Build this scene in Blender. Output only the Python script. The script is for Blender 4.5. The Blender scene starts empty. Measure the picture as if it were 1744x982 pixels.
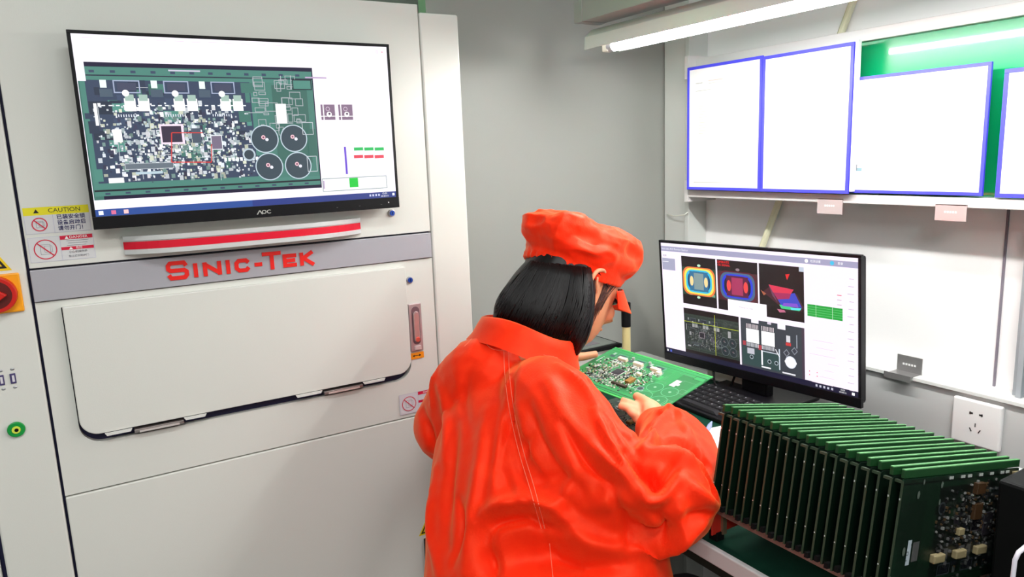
import bpy, bmesh, math, random
import numpy as np
from mathutils import Vector, Matrix, noise
from mathutils.bvhtree import BVHTree

scene = bpy.context.scene
COL = scene.collection
# ------------------------------------------------------------------ camera
FPX = 1248.41                      # focal length in pixels of the 1744 x 982 frame
YAW, PIT, ROL = [math.radians(a) for a in (30.9387, 10.3127, -2.2222)]
CAM = Vector((0, 0, 1.55))         # floor lies at z = 0.19
FLOOR = 0.19
fw = Vector((math.sin(YAW)*math.cos(PIT), math.cos(YAW)*math.cos(PIT), -math.sin(PIT)))
r0 = Vector((math.cos(YAW), -math.sin(YAW), 0)); u0 = r0.cross(fw)
rt = r0*math.cos(ROL) + u0*math.sin(ROL)
up = -r0*math.sin(ROL) + u0*math.cos(ROL)
cd = bpy.data.cameras.new('camera'); cam = bpy.data.objects.new('camera', cd); COL.objects.link(cam)
cd.sensor_width = 36; cd.lens = 36*FPX/1744; cd.clip_start = 0.02
m = Matrix((rt, up, -fw)).transposed().to_4x4(); m.translation = CAM; cam.matrix_world = m
scene.camera = cam
scene.view_settings.view_transform = 'Standard'; scene.view_settings.look = 'None'
scene.view_settings.gamma = 1; scene.view_settings.use_curve_mapping = False
scene.view_settings.exposure = 0.0
# ------------------------------------------------------------------ world and room lights
w = bpy.data.worlds.new('world'); scene.world = w; w.use_nodes = True
w.node_tree.nodes['Background'].inputs[0].default_value = (0.9, 0.95, 1, 1)
w.node_tree.nodes['Background'].inputs[1].default_value = 0.2
def area(name, loc, rot, sx, sy, power, col=(1, 1, 1)):
    l = bpy.data.lights.new(name, 'AREA'); l.shape = 'RECTANGLE'; l.size = sx; l.size_y = sy
    l.energy = power; l.color = col
    o = bpy.data.objects.new(name, l); COL.objects.link(o); o.location = loc; o.rotation_euler = rot
    return o
area('ceiling_panel_light_back', (-0.9, -1.3, 2.78), (0, 0, 0), 1.2, 0.6, 47, (1, 0.99, 0.96))
area('ceiling_panel_light_front', (0.3, -0.1, 2.78), (0, 0, 0), 1.2, 0.3, 20, (0.97, 1, 1))
# (the bench tube lamp and the signal lamp carry their own light, see their builders)

# ------------------------------------------------------------------ helpers
def ray(x, y): return fw + rt*((x-872)/FPX) - up*((y-491)/FPX)
def pl(x, y, ax, v):               # where a line of sight meets the plane axis = v
    d = ray(x, y); return CAM + d*((v-CAM[ax])/d[ax])
def dep(x, y, z): return CAM + ray(x, y)*z
def s2l(c):
    return tuple((v/12.92 if v <= 0.04045 else ((v+0.055)/1.055)**2.4) for v in c)
def rgb(r, g, b): return s2l((r/255, g/255, b/255))
MATS = {}
def mat(name, col, rough=0.5, metal=0.0, noise_amt=0.0, nscale=30, bump=0.0, bscale=200, emit=0, spec=0.5, attr=False, emit_attr=0, coat=0, trans=0, sheen=0):
    if name in MATS: return MATS[name]
    mt = bpy.data.materials.new(name); mt.use_nodes = True; nt = mt.node_tree
    b = nt.nodes['Principled BSDF']; L = nt.links.new
    b.inputs['Base Color'].default_value = (*col, 1); b.inputs['Roughness'].default_value = rough
    b.inputs['Metallic'].default_value = metal; b.inputs['Specular IOR Level'].default_value = spec
    if coat: b.inputs['Coat Weight'].default_value = coat; b.inputs['Coat Roughness'].default_value = 0.04
    if sheen: b.inputs['Sheen Weight'].default_value = sheen
    if trans: b.inputs['Transmission Weight'].default_value = trans
    tc = nt.nodes.new('ShaderNodeTexCoord')
    if noise_amt:
        n = nt.nodes.new('ShaderNodeTexNoise'); n.inputs['Scale'].default_value = nscale; n.inputs['Detail'].default_value = 5
        L(tc.outputs['Object'], n.inputs['Vector'])
        mx = nt.nodes.new('ShaderNodeMix'); mx.data_type = 'RGBA'
        mx.inputs[6].default_value = (*[c*(1-noise_amt) for c in col], 1)
        mx.inputs[7].default_value = (*[min(1, c*(1+noise_amt)) for c in col], 1)
        L(n.outputs['Fac'], mx.inputs[0]); L(mx.outputs[2], b.inputs['Base Color'])
    if bump:
        n2 = nt.nodes.new('ShaderNodeTexNoise'); n2.inputs['Scale'].default_value = bscale; n2.inputs['Detail'].default_value = 3
        L(tc.outputs['Object'], n2.inputs['Vector'])
        bp = nt.nodes.new('ShaderNodeBump'); bp.inputs['Strength'].default_value = bump; bp.inputs['Distance'].default_value = 0.002
        L(n2.outputs['Fac'], bp.inputs['Height']); L(bp.outputs['Normal'], b.inputs['Normal'])
    if attr or emit_attr:
        a = nt.nodes.new('ShaderNodeAttribute'); a.attribute_name = 'Col'
        if emit_attr:
            b.inputs['Base Color'].default_value = (0.01, 0.01, 0.01, 1)
            L(a.outputs['Color'], b.inputs['Emission Color']); b.inputs['Emission Strength'].default_value = emit_attr
        else: L(a.outputs['Color'], b.inputs['Base Color'])
    if emit:
        b.inputs['Emission Color'].default_value = (*col, 1); b.inputs['Emission Strength'].default_value = emit
    MATS[name] = mt; return mt

class MB:
    def __init__(s): s.v = []; s.f = []; s.c = []; s.cur = None
    def add(s, vs, fs, col=None):
        o = len(s.v); s.v += [Vector(v) for v in vs]; s.f += [tuple(i+o for i in f) for f in fs]
        s.c += [col or s.cur]*len(fs); return s
    def box(s, lo, hi, M=None, col=None):
        (x0, y0, z0), (x1, y1, z1) = lo, hi
        vs = [Vector(p) for p in ((x0,y0,z0),(x1,y0,z0),(x1,y1,z0),(x0,y1,z0),(x0,y0,z1),(x1,y0,z1),(x1,y1,z1),(x0,y1,z1))]
        if M: vs = [M @ v for v in vs]
        return s.add(vs, [(3,2,1,0),(4,5,6,7),(0,1,5,4),(1,2,6,5),(2,3,7,6),(3,0,4,7)], col)
    def tube(s, pts, rs, n=12, cap=True, col=None, squash=None):
        pts = [Vector(p) for p in pts]
        if not isinstance(rs, (list, tuple)): rs = [rs]*len(pts)
        vs = []; fs = []; pn = None
        for i, p in enumerate(pts):
            t = (pts[min(i+1, len(pts)-1)] - pts[max(i-1, 0)]).normalized()
            if pn is None: pn = t.orthogonal().normalized()
            pn = (pn - t*pn.dot(t)).normalized(); bn = t.cross(pn)
            for k in range(n):
                a = 2*math.pi*k/n; vs.append(p + (pn*math.cos(a) + bn*math.sin(a))*rs[i])
        for i in range(len(pts)-1):
            for k in range(n):
                a = i*n+k; b = i*n+(k+1) % n; fs.append((a, b, b+n, a+n))
        if cap: fs.append(tuple(range(n-1, -1, -1))); fs.append(tuple((len(pts)-1)*n+k for k in range(n)))
        return s.add(vs, fs, col)
    def ell(s, c, ax, n=20, m=12, col=None):   # ellipsoid with axis vectors ax
        c = Vector(c); vs = [c + Vector(ax[2])]; fs = []
        for j in range(1, m):
            th = math.pi*j/m
            for k in range(n):
                ph = 2*math.pi*k/n
                vs.append(c + Vector(ax[0])*math.sin(th)*math.cos(ph) + Vector(ax[1])*math.sin(th)*math.sin(ph) + Vector(ax[2])*math.cos(th))
        vs.append(c - Vector(ax[2])); L = len(vs)-1
        for k in range(n): fs.append((0, 1+k, 1+(k+1) % n)); fs.append((L, 1+(m-2)*n+(k+1) % n, 1+(m-2)*n+k))
        for j in range(m-2):
            for k in range(n):
                a = 1+j*n+k; b = 1+j*n+(k+1) % n; fs.append((a, a+n, b+n, b))
        return s.add(vs, fs, col)
    def loft(s, rings, cap=True, col=None):
        n = len(rings[0]); vs = [p for r in rings for p in r]; fs = []
        for i in range(len(rings)-1):
            for k in range(n):
                a = i*n+k; b = i*n+(k+1) % n; fs.append((a, b, b+n, a+n))
        if cap: fs.append(tuple(range(n-1, -1, -1))); fs.append(tuple((len(rings)-1)*n+k for k in range(n)))
        return s.add(vs, fs, col)
    def prism(s, poly, d, M=None, col=None):   # 2D polygon in XY, thick along +Z by d
        n = len(poly); vs = [Vector((p[0], p[1], 0)) for p in poly] + [Vector((p[0], p[1], d)) for p in poly]
        if M: vs = [M @ v for v in vs]
        return s.add(vs, [tuple(range(n-1, -1, -1)), tuple(range(n, 2*n))] + [(i, (i+1) % n, n+(i+1) % n, n+i) for i in range(n)], col)
    def mesh(s, name):
        me = bpy.data.meshes.new(name); me.from_pydata([tuple(v) for v in s.v], [], s.f)
        if any(c is not None for c in s.c):
            at = me.color_attributes.new('Col', 'FLOAT_COLOR', 'CORNER'); arr = []
            for f, c in zip(s.f, s.c): arr += [*(c or (0.5, 0.5, 0.5)), 1.0]*len(f)
            at.data.foreach_set('color', arr)
        me.update(); return me
WM = {}
def thing(name, label, cat, loc=(0, 0, 0), group=None, kind=None):
    o = bpy.data.objects.new(name, None); o.empty_display_size = 0.05; COL.objects.link(o); o.location = loc
    tag(o, label, cat, group, kind); WM[o] = Matrix.Translation(Vector(loc)); return o
def tag(o, label=None, cat=None, group=None, kind=None):
    for k, v in (('label', label), ('category', cat), ('group', group), ('kind', kind)):
        if v: o[k] = v
    return o
def obj(name, mb, material, parent=None, bevel=0, smooth=False, seg=2, label=None, kind=None, fixn=True):
    me = mb.mesh(name) if isinstance(mb, MB) else mb
    o = bpy.data.objects.new(name, me); COL.objects.link(o)
    if parent is not None:
        W = WM[parent]; me.transform(W.inverted()); o.parent = parent; WM[o] = W
    else:
        vs = [v.co for v in me.vertices]
        lo = [min(v[i] for v in vs) for i in range(3)]; hi = [max(v[i] for v in vs) for i in range(3)]
        c = Vector(((lo[0]+hi[0])/2, (lo[1]+hi[1])/2, lo[2])); me.transform(Matrix.Translation(-c)); o.location = c; WM[o] = Matrix.Translation(c)
    if fixn:
        bm = bmesh.new(); bm.from_mesh(me); bmesh.ops.recalc_face_normals(bm, faces=bm.faces); bm.to_mesh(me); bm.free()
    if material: me.materials.append(material)
    if smooth: me.polygons.foreach_set('use_smooth', [True]*len(me.polygons))
    if bevel:
        b = o.modifiers.new('bevel', 'BEVEL'); b.width = bevel; b.segments = seg; b.limit_method = 'ANGLE'; b.harden_normals = False
    if label: o['label'] = label
    if kind: o['kind'] = kind
    return o
def struct(name, mb, material, parent=None, **k):
    o = obj(name, mb, material, parent, **k)
    if parent is None: o['kind'] = 'structure'
    return o
def boxo(name, lo, hi, material, parent=None, **k): return obj(name, MB().box(lo, hi), material, parent, **k)
def rrect(x0, y0, x1, y1, r, n=5, corners=(1, 1, 1, 1)):   # BL BR TR TL
    out = []
    for (cx, cy, a0, on, px, py) in ((x0+r, y0+r, 180, corners[0], x0, y0), (x1-r, y0+r, 270, corners[1], x1, y0), (x1-r, y1-r, 0, corners[2], x1, y1), (x0+r, y1-r, 90, corners[3], x0, y1)):
        if on: out += [(cx+r*math.cos(math.radians(a0+90*i/n)), cy+r*math.sin(math.radians(a0+90*i/n))) for i in range(n+1)]
        else: out.append((px, py))
    return out
def frameM(o, ex, ey, ez):
    M = Matrix((Vector(ex), Vector(ey), Vector(ez))).transposed().to_4x4(); M.translation = Vector(o); return M
# plane frames: local x right, local y up, local z towards the viewer of the face
def faceY(y): return frameM((0, y, 0), (1, 0, 0), (0, 0, 1), (0, -1, 0))
def faceX(x): return frameM((x, 0, 0), (0, -1, 0), (0, 0, 1), (-1, 0, 0))
def text_mesh(s, size, ext=0.0, sx=1.0, off=0.0):
    c = bpy.data.curves.new('t', 'FONT'); c.body = s; c.size = size; c.extrude = ext; c.align_x = 'CENTER'; c.align_y = 'CENTER'; c.offset = off; c.resolution_u = 3
    o = bpy.data.objects.new('t', c); COL.objects.link(o)
    bpy.context.view_layer.update()
    me = bpy.data.meshes.new_from_object(o.evaluated_get(bpy.context.evaluated_depsgraph_get()))
    vs = [Vector((v.co.x*sx, v.co.y, v.co.z)) for v in me.vertices]; fs = [tuple(p.vertices) for p in me.polygons]
    bpy.data.objects.remove(o); return vs, fs
class Flat:                        # flat print: coloured shapes lying in a plane, in layers
    def __init__(s, M, step=0.00004): s.mb = MB(); s.M = M; s.z = 0.0002; s.step = step
    def poly(s, pts, col):
        s.z += s.step; s.mb.add([s.M @ Vector((p[0], p[1], s.z)) for p in pts], [tuple(range(len(pts)))], col)
    def rect(s, x0, y0, x1, y1, col): s.poly([(x0, y0), (x1, y0), (x1, y1), (x0, y1)], col)
    def frame(s, x0, y0, x1, y1, t, col):
        s.rect(x0, y0, x1, y0+t, col); s.rect(x0, y1-t, x1, y1, col); s.rect(x0, y0, x0+t, y1, col); s.rect(x1-t, y0, x1, y1, col)
    def disc(s, x, y, r, col, n=20, sy=1): s.poly([(x+r*math.cos(2*math.pi*k/n), y+sy*r*math.sin(2*math.pi*k/n)) for k in range(n)], col)
    def ring(s, x, y, r, t, col, n=28, sy=1):
        s.z += s.step; a = []; 
        for k in range(n):
            c_, s_ = math.cos(2*math.pi*k/n), math.sin(2*math.pi*k/n)
            a += [s.M @ Vector((x+r*c_, y+sy*r*s_, s.z)), s.M @ Vector((x+(r-t)*c_, y+sy*(r-t)*s_, s.z))]
        s.mb.add(a, [(2*k, 2*((k+1) % n), 2*((k+1) % n)+1, 2*k+1) for k in range(n)], col)
    def line(s, x0, y0, x1, y1, t, col):
        d = Vector((x1-x0, y1-y0)); 
        if d.length < 1e-9: return
        n = Vector((-d.y, d.x)).normalized()*t/2
        s.poly([(x0+n.x, y0+n.y), (x0-n.x, y0-n.y), (x1-n.x, y1-n.y), (x1+n.x, y1+n.y)], col)
    def text(s, t, x, y, size, col, sx=1.0, rot=0, off=0.0):
        s.z += s.step; vs, fs = text_mesh(t, size, 0, sx, off); R = Matrix.Rotation(rot, 4, 'Z')
        s.mb.add([s.M @ (R @ v + Vector((x, y, s.z))) for v in vs], fs, col)

WHITE = rgb(255, 255, 255)
white_paint = mat('white_machine_paint', rgb(226, 226, 220), 0.32, noise_amt=0.015, nscale=3, bump=0.05, bscale=500)
dark_gap = mat('dark_gap', rgb(18, 16, 60), 0.6)
black = mat('black_plastic', rgb(9, 8, 13), 0.4, spec=.3)
blackm = mat('matte_black', rgb(8, 8, 9), 0.75, spec=.2)
metal = mat('brushed_metal', rgb(190, 190, 195), 0.35, 0.8)
print_m = mat('printed_ink', (1, 1, 1), 0.5, attr=True)

# ------------------------------------------------------------------ setting
wall_m = mat('wall_paint', rgb(205, 207, 203), 0.6, noise_amt=0.02, nscale=2, bump=0.05)
struct('floor', MB().box((-3, -3, FLOOR-0.1), (3, 3.2, FLOOR)), mat('floor_vinyl', rgb(120, 128, 125), 0.35, noise_amt=0.08, nscale=6))
struct('ceiling', MB().box((-3, -3, 2.8), (3, 3.2, 2.9)), mat('ceiling_paint', rgb(225, 225, 222), 0.8))
struct('wall_far', MB().box((-3, 2.5, FLOOR), (3, 2.6, 2.8)), wall_m)
struct('wall_left', MB().box((-3.1, -3, FLOOR), (-3, 3.2, 2.8)), wall_m)
struct('wall_behind', MB().box((-3, -3.1, FLOOR), (3, -3, 2.8)), wall_m)
struct('wall_back', MB().box((0.768, 1.62, FLOOR), (1.66, 1.66, 2.8)), mat('back_partition_paint', rgb(150, 152, 147), 0.55, noise_amt=0.03, nscale=2.5, bump=0.05))
wr = struct('wall_right', MB().box((1.56, -3, FLOOR), (1.66, 1.62, 2.8)), mat('right_wall_panel', rgb(246, 244, 245), 0.45, noise_amt=0.01, nscale=2))
alu = mat('grey_aluminium', rgb(186, 188, 190), 0.4, 0.25)
struct('trim_1', MB().box((1.5, 1.52, FLOOR), (1.56, 1.615, 2.8)).box((1.49, 1.507, FLOOR), (1.56, 1.523, 1.93)), mat('corner_post_paint', rgb(205, 208, 205), 0.5), bevel=0.002)
t2 = struct('trim_2', MB().box((1.5, -1.2, 0.35), (1.56, 1.52, 1.045)), mat('rail_paint', rgb(196, 197, 197), 0.45, noise_amt=0.02, nscale=4), bevel=0.003)
boxo('ledge', (1.492, -1.2, 1.045), (1.56, 1.52, 1.053), mat('ledge_paint', rgb(225, 226, 224), 0.4), t2, bevel=0.001)
# panel joint and ribbed post at the right of the white panel
t3 = struct('trim_3', MB().box((1.556, 0.7165, 1.053), (1.56, 0.7205, 1.44)), mat('panel_joint', rgb(120, 112, 124), 0.5))
t4 = struct('trim_4', MB().box((1.53, 0.1, 1.053), (1.56, 0.672, 1.46)), mat('ribbed_post', rgb(165, 170, 176), 0.45, 0.1))
for k in range(6): boxo('rib', (1.518, 0.652-0.022*k, 1.053), (1.53, 0.662-0.022*k, 1.46), mat('ribbed_post', (0, 0, 0)), t4, bevel=0.001)
# ------------------------------------------------------------------ inspection machine
YM = 1.43
mc = thing('inspection_machine', 'large white inspection machine with red lettering and a screen on its front', 'machine', (0.3, 1.9, FLOOR))
obj('body', MB().box((-0.9, 1.462, FLOOR+0.03), (0.745, 2.4, 1.835)), white_paint, mc)
obj('inner_frame', MB().box((-0.88, 1.444, FLOOR+0.04), (0.74, 1.462, 1.825)), dark_gap, mc, label='dark frame behind the panel gaps')
boxo('side_panel', (-0.163, YM, FLOOR+0.02), (-0.068, 1.444, 1.846), white_paint, mc, bevel=0.003)
boxo('side_panel', (-0.9, YM+0.004, FLOOR+0.02), (-0.170, 1.444, 1.846), white_paint, mc, bevel=0.003)
boxo('upper_panel', (-0.0635, YM, 1.3965), (0.6595, 1.444, 1.857), white_paint, mc, bevel=0.0015)
boxo('right_column', (0.6615, YM-0.002, FLOOR+0.02), (0.75, 1.46, 1.842), white_paint, mc, bevel=0.004)
boxo('brand_strip', (-0.0635, YM-0.004, 1.341), (0.658, 1.444, 1.3935), mat('grey_strip', rgb(176, 174, 182), 0.4, 0.1), mc, bevel=0.001)
boxo('lower_panel', (-0.0635, YM, FLOOR+0.02), (0.6595, 1.444, 0.9935), white_paint, mc, bevel=0.002)
# middle panel with the opening behind the access door
outer = [(-0.0635, 0.9965), (0.6595, 0.9965), (0.6595, 1.339), (-0.0635, 1.339)]
def holed(outer, inner, d, M):
    bm = bmesh.new(); loops = []
    for P in (outer, inner):
        vs = [bm.verts.new((p[0], p[1], d)) for p in P]; loops.append([bm.edges.new((vs[i], vs[(i+1) % len(vs)])) for i in range(len(vs))])
    bmesh.ops.triangle_fill(bm, edges=loops[0]+loops[1], use_beauty=True)
    r = bmesh.ops.extrude_face_region(bm, geom=bm.faces[:]); 
    for v in r['geom']:
        if isinstance(v, bmesh.types.BMVert): v.co.z -= d
    bm.transform(M); me = bpy.data.meshes.new('panel'); bm.to_mesh(me); bm.free(); return me
op = rrect(-0.028, 1.081, 0.5965, 1.3265, 0.036, 12, (1, 1, 0, 0))
obj('middle_panel', holed(outer, op, 0.013, faceY(1.4445)), white_paint, mc)
dr = rrect(-0.0262, 1.0990, 0.5925, 1.328, 0.030, 12, (1, 1, 0, 0))
obj('access_door', MB().prism(dr, 0.024, faceY(1.4435)), white_paint, mc, bevel=0.0015, label='cream access door plate with rounded lower corners')
for x0 in (0.055, 0.40):
    h = obj('hinge', MB().box((x0, 1.421, 1.0865), (x0+0.082, 1.436, 1.0935)), mat('steel_hinge', rgb(160, 150, 148), 0.35, 0.7), mc, bevel=0.001)
    obj('hinge_pin', MB().box((x0+0.008, 1.4185, 1.0875), (x0+0.074, 1.423, 1.0905)), mat('hinge_pin', rgb(225, 215, 212), 0.3, 0.3) if x0 < 0.2 else mat('hinge_pin_red', rgb(225, 205, 200), 0.3, 0.3), h)
for x0, x1 in ((0.012, 0.052), (0.140, 0.176), (0.345, 0.395), (0.484, 0.53)):
    obj('bumper', MB().prism([(x0, 1.0935), (x1-0.003, 1.0935), (x1, 1.0985), (x0-0.003, 1.0985)], 0.003, faceY(1.4195)), mat('bumper_strip', rgb(228, 228, 224), 0.4), mc)
# curved pull handle with a red stripe
hp = []; hr = []
N = 24
def hy(t): return 1.428 - 0.038*(1-(2*t-1)**4)
def strip(z0, z1, dy, th):
    vs = []; fs = []
    for i in range(N+1):
        t = i/N; x = 0.077+0.427*t; y = hy(t)-dy; b = 0.004*math.sin(math.pi*t)
        vs += [(x, y, z0-b*0), (x, y, z1), (x, y+th, z1), (x, y+th, z0)]
    for i in range(N):
        for k in range(4): a = 4*i+k; b_ = 4*i+(k+1) % 4; fs.append((a, b_, b_+4, a+4))
    fs += [(3, 2, 1, 0), (4*N, 4*N+1, 4*N+2, 4*N+3)]
    return MB().add(vs, fs)
hm = mat('handle_silver', rgb(228, 229, 230), 0.3, 0.3)
h = obj('pull_handle', strip(1.4065, 1.437, 0, 0.010), hm, mc, label='bowed silver pull handle with a red stripe')
obj('handle_rim', strip(1.4295, 1.4375, 0.003, 0.004), hm, h); obj('handle_rim', strip(1.4060, 1.413, 0.003, 0.004), hm, h)
obj('handle_stripe', strip(1.4145, 1.4275, 0.0012, 0.002), mat('handle_red', rgb(225, 5, 45), 0.35), h, label='crimson stripe')
# name lettering built from strokes (small-cap square letters)
def stroke(mb, pts, t, M, d=0.0015):
    P_ = [Vector(p) for p in pts]; L_, R__ = [], []
    for i, p in enumerate(P_):
        u0 = (p-P_[i-1]).normalized() if i else (P_[1]-p).normalized(); u1 = (P_[i+1]-p).normalized() if i < len(P_)-1 else u0
        n = (Vector((-u0.y, u0.x))+Vector((-u1.y, u1.x))).normalized(); k = t/2/max(.5, n.dot(Vector((-u1.y, u1.x)))); L_.append(p+n*k); R__.append(p-n*k)
    n = len(P_); d += 0.0001*(len(mb.v) % 3)
    vs = [M @ Vector((q.x, q.y, z)) for z in (0, d) for q in L_+R__]
    fs = [(0, n, 3*n, 2*n), (n-1, 3*n-1, 4*n-1, 2*n-1)]
    for i in range(n-1): fs += [(2*n+i, 3*n+i, 3*n+i+1, 2*n+i+1), (i, i+1, n+i+1, n+i), (i, 2*n+i, 2*n+i+1, i+1), (n+i, n+i+1, 3*n+i+1, 3*n+i)]
    mb.add(vs, fs)
let = MB(); ML = faceY(YM-0.0042)
def glyph(ch, x, y, w_, h_, t):
    a = t/2; X0, X1, Y0, Y1, Ym_ = x+a, x+w_-a, y+a, y+h_-a, y+h_/2
    c = 0.18*h_
    G = {'S': [[(X1, Y1-c), (X1-c*.6, Y1), (X0+c*.6, Y1), (X0, Y1-c*.7), (X0, Ym_+c*.5), (X0+c*.6, Ym_), (X1-c*.6, Ym_), (X1, Ym_-c*.5), (X1, Y0+c*.7), (X1-c*.6, Y0), (X0+c*.6, Y0), (X0, Y0+c)]],
         'I': [[(x+w_/2, y), (x+w_/2, y+h_)]],
         'N': [[(X0, y), (X0, y+h_)], [(X0, Y1), (X1, Y0)], [(X1, y), (X1, y+h_)]],
         'C': [[(X1, Y1-c), (X1-c, Y1), (X0+c, Y1), (X0, Y1-c), (X0, Y0+c), (X0+c, Y0), (X1-c, Y0), (X1, Y0+c)]],
         '-': [[(x, Ym_), (x+w_, Ym_)]],
         'T': [[(x, Y1), (x+w_, Y1)], [(x+w_/2, y), (x+w_/2, Y1)]],
         'E': [[(x+w_, Y1), (X0, Y1), (X0, Y0), (x+w_, Y0)], [(X0, Ym_), (x+w_*.9, Ym_)]],
         'K': [[(X0, y), (X0, y+h_)], [(X0, Ym_), (x+w_-a, y+h_)], [(X0+w_*.2, Ym_), (x+w_-a*.6, y)]]}
    for s_ in G[ch]: stroke(let, s_, t, ML)
for ch, x, y, w_, h_ in (('S', .1385, 1.3525, .037, .034), ('I', .183, 1.3535, .008, .0255), ('N', .1995, 1.3535, .032, .0255), ('I', .239, 1.3535, .008, .0255), ('C', .2545, 1.3535, .029, .0255), ('-', .2905, 1.3535, .014, .023), ('T', .3055, 1.3525, .035, .034), ('E', .3435, 1.3535, .026, .0255), ('K', .376, 1.3535, .029, .0255)):
    glyph(ch, x, y, w_, h_, 0.0072)
obj('nameplate_lettering', let, mat('red_lettering', rgb(238, 28, 18), 0.45), mc, label='red raised square capital lettering')
# round cam locks
for (x, z) in ((0.5735, 1.4415), (0.604, 1.2975)):
    lk = obj('cam_lock', MB().tube([(x, YM, z), (x, YM-0.004, z)], 0.0075, 24), metal, mc, bevel=0.001)
    obj('lock_core', MB().tube([(x, YM-0.003, z), (x, YM-0.0055, z)], 0.0052, 20), mat('lock_blue', rgb(40, 85, 190), 0.3, 0.3), lk)
    obj('key_slot', MB().box((x-0.0008, YM-0.0058, z-0.003), (x+0.0008, YM-0.005, z+0.003)), black, lk)
# swing latch
la = obj('swing_latch', MB().box((0.5965, YM-0.004, 1.141), (0.6255, YM+0.004, 1.2455)), mat('latch_plate', rgb(198, 182, 184), 0.35, 0.5), mc, bevel=0.0015)
obj('latch_well', MB().prism(rrect(0.602, 1.156, 0.620, 1.239, 0.0088, 6), 0.0007, faceY(YM-0.004)), mat('latch_well', rgb(120, 100, 108), 0.4, 0.4), la)
obj('latch_lever', MB().prism(rrect(0.6045, 1.162, 0.6175, 1.229, 0.006, 6), 0.005, faceY(YM-0.004)), mat('latch_lever', rgb(214, 190, 188), 0.25, 0.6), la, bevel=0.0015)
obj('latch_button', MB().tube([(0.611, YM-0.008, 1.168), (0.611, YM-0.0105, 1.168)], 0.0055, 20), mat('latch_button', rgb(215, 95, 80), 0.4, 0.2), la, bevel=0.0008)
obj('latch_tab', MB().box((0.604, YM-0.008, 1.1445), (0.619, YM-0.003, 1.153)), mat('latch_tab', rgb(225, 215, 215), 0.3, 0.4), la, bevel=0.001)
# printed labels
def warn(name, build, label=None):
    F = Flat(faceY(YM-0.0003)); build(F); return obj(name, F.mb, print_m, mc, label=label, fixn=False)
RED = rgb(215, 15, 60); NAVY = rgb(45, 40, 100); SIL = rgb(205, 204, 206)
def no_entry(F, x, y, r, sy=1):
    F.frame(x-r*.45, y-r*.5, x+r*.45, y+r*.5, 0.0007, rgb(150, 150, 160)); F.frame(x-r*.1, y-r*.3, x+r*.6, y+r*.35, 0.0006, rgb(160, 160, 170))
    F.ring(x, y, r, 0.0016, RED, sy=sy); F.line(x-r*.68, y+r*.68*sy, x+r*.68, y-r*.68*sy, 0.0018, RED)
def b1(F):
    F.rect(-.0605, 1.4525, .0325, 1.4955, rgb(190, 188, 215)); F.rect(-.0600, 1.4530, .032, 1.4950, rgb(218, 217, 219)); F.rect(-.0605, 1.4825, .0325, 1.4955, rgb(238, 225, 30))
    F.poly([(-.0465, 1.4860), (-.0385, 1.4860), (-.0425, 1.4925)], black_c); F.text('CAUTION', -.0025, 1.4890, .0098, black_c, 1.05)
    F.rect(-.0205, 1.453, -.0200, 1.4825, rgb(180, 178, 205)); no_entry(F, -.040, 1.4675, .0112)
    for i, t in enumerate(('已装安全锁', '设备启动后', '请勿开门！')): F.text(t, .0055, 1.4775-.0093*i, .0083, NAVY, 1.0, off=0.0001)
def b2(F):
    F.rect(-.0600, 1.4055, .0335, 1.4465, rgb(190, 188, 215)); F.rect(-.0595, 1.4060, .033, 1.4460, rgb(220, 219, 221)); no_entry(F, -.037, 1.4260, .0165)
    F.rect(-.0150, 1.4400, .0325, 1.4465, RED); F.rect(-.0150, 1.4225, .0325, 1.4275, RED); F.rect(-.0152, 1.406, -.0148, 1.4465, rgb(180, 178, 205))
    F.poly([(-.008, 1.4406), (-.002, 1.4406), (-.005, 1.4458)], WHITE); F.text('DANGER', .012, 1.4431, .006, WHITE, 1.1)
    F.poly([(-.004, 1.4230), (.002, 1.4230), (-.001, 1.4270)], WHITE); F.text('危险', .011, 1.4250, .0048, WHITE)
    for i in range(3): F.rect(-.006+.002*(i % 2), 1.4372-.0038*i, .026-.002*i, 1.4377-.0038*i, rgb(120, 120, 130))
    F.text('小心机械伤手', .009, 1.4185, .0045, rgb(60, 60, 70)); F.text('禁止打开防护门', .009, 1.4115, .0042, rgb(110, 110, 120))
black_c = rgb(25, 22, 20)
warn('warning_label', b1, 'yellow-topped caution label with a red prohibition ring'); warn('warning_label', b2, 'white and red danger label with a red prohibition ring')
def b3(F):
    F.rect(.5625, 1.004, .652, 1.0495, rgb(185, 180, 200)); F.rect(.563, 1.0045, .6515, 1.049, rgb(218, 214, 220)); no_entry(F, .5845, 1.0265, .0165)
    F.rect(.6065, 1.042, .651, 1.049, RED); F.rect(.6065, 1.024, .651, 1.0295, RED); F.rect(.606, 1.0045, .6065, 1.049, rgb(180, 178, 205))
    F.text('DANGER', .632, 1.0455, .006, WHITE, 1.1)
warn('warning_label', b3, 'small white and red danger label beside the person')
def b4(F):
    F.rect(.5935, 1.1235, .6265, 1.1375, rgb(250, 150, 20)); k = (.60, .620, 1.1305)
    F.line(.603, k[2], .617, k[2], .0018, black_c); F.poly([(.6000, k[2]), (.6045, k[2]+.0028), (.6045, k[2]-.0028)], black_c); F.poly([(.6200, k[2]), (.6155, k[2]-.0028), (.6155, k[2]+.0028)], black_c)
warn('arrow_label', b4, 'orange label with a black double arrow')
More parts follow.
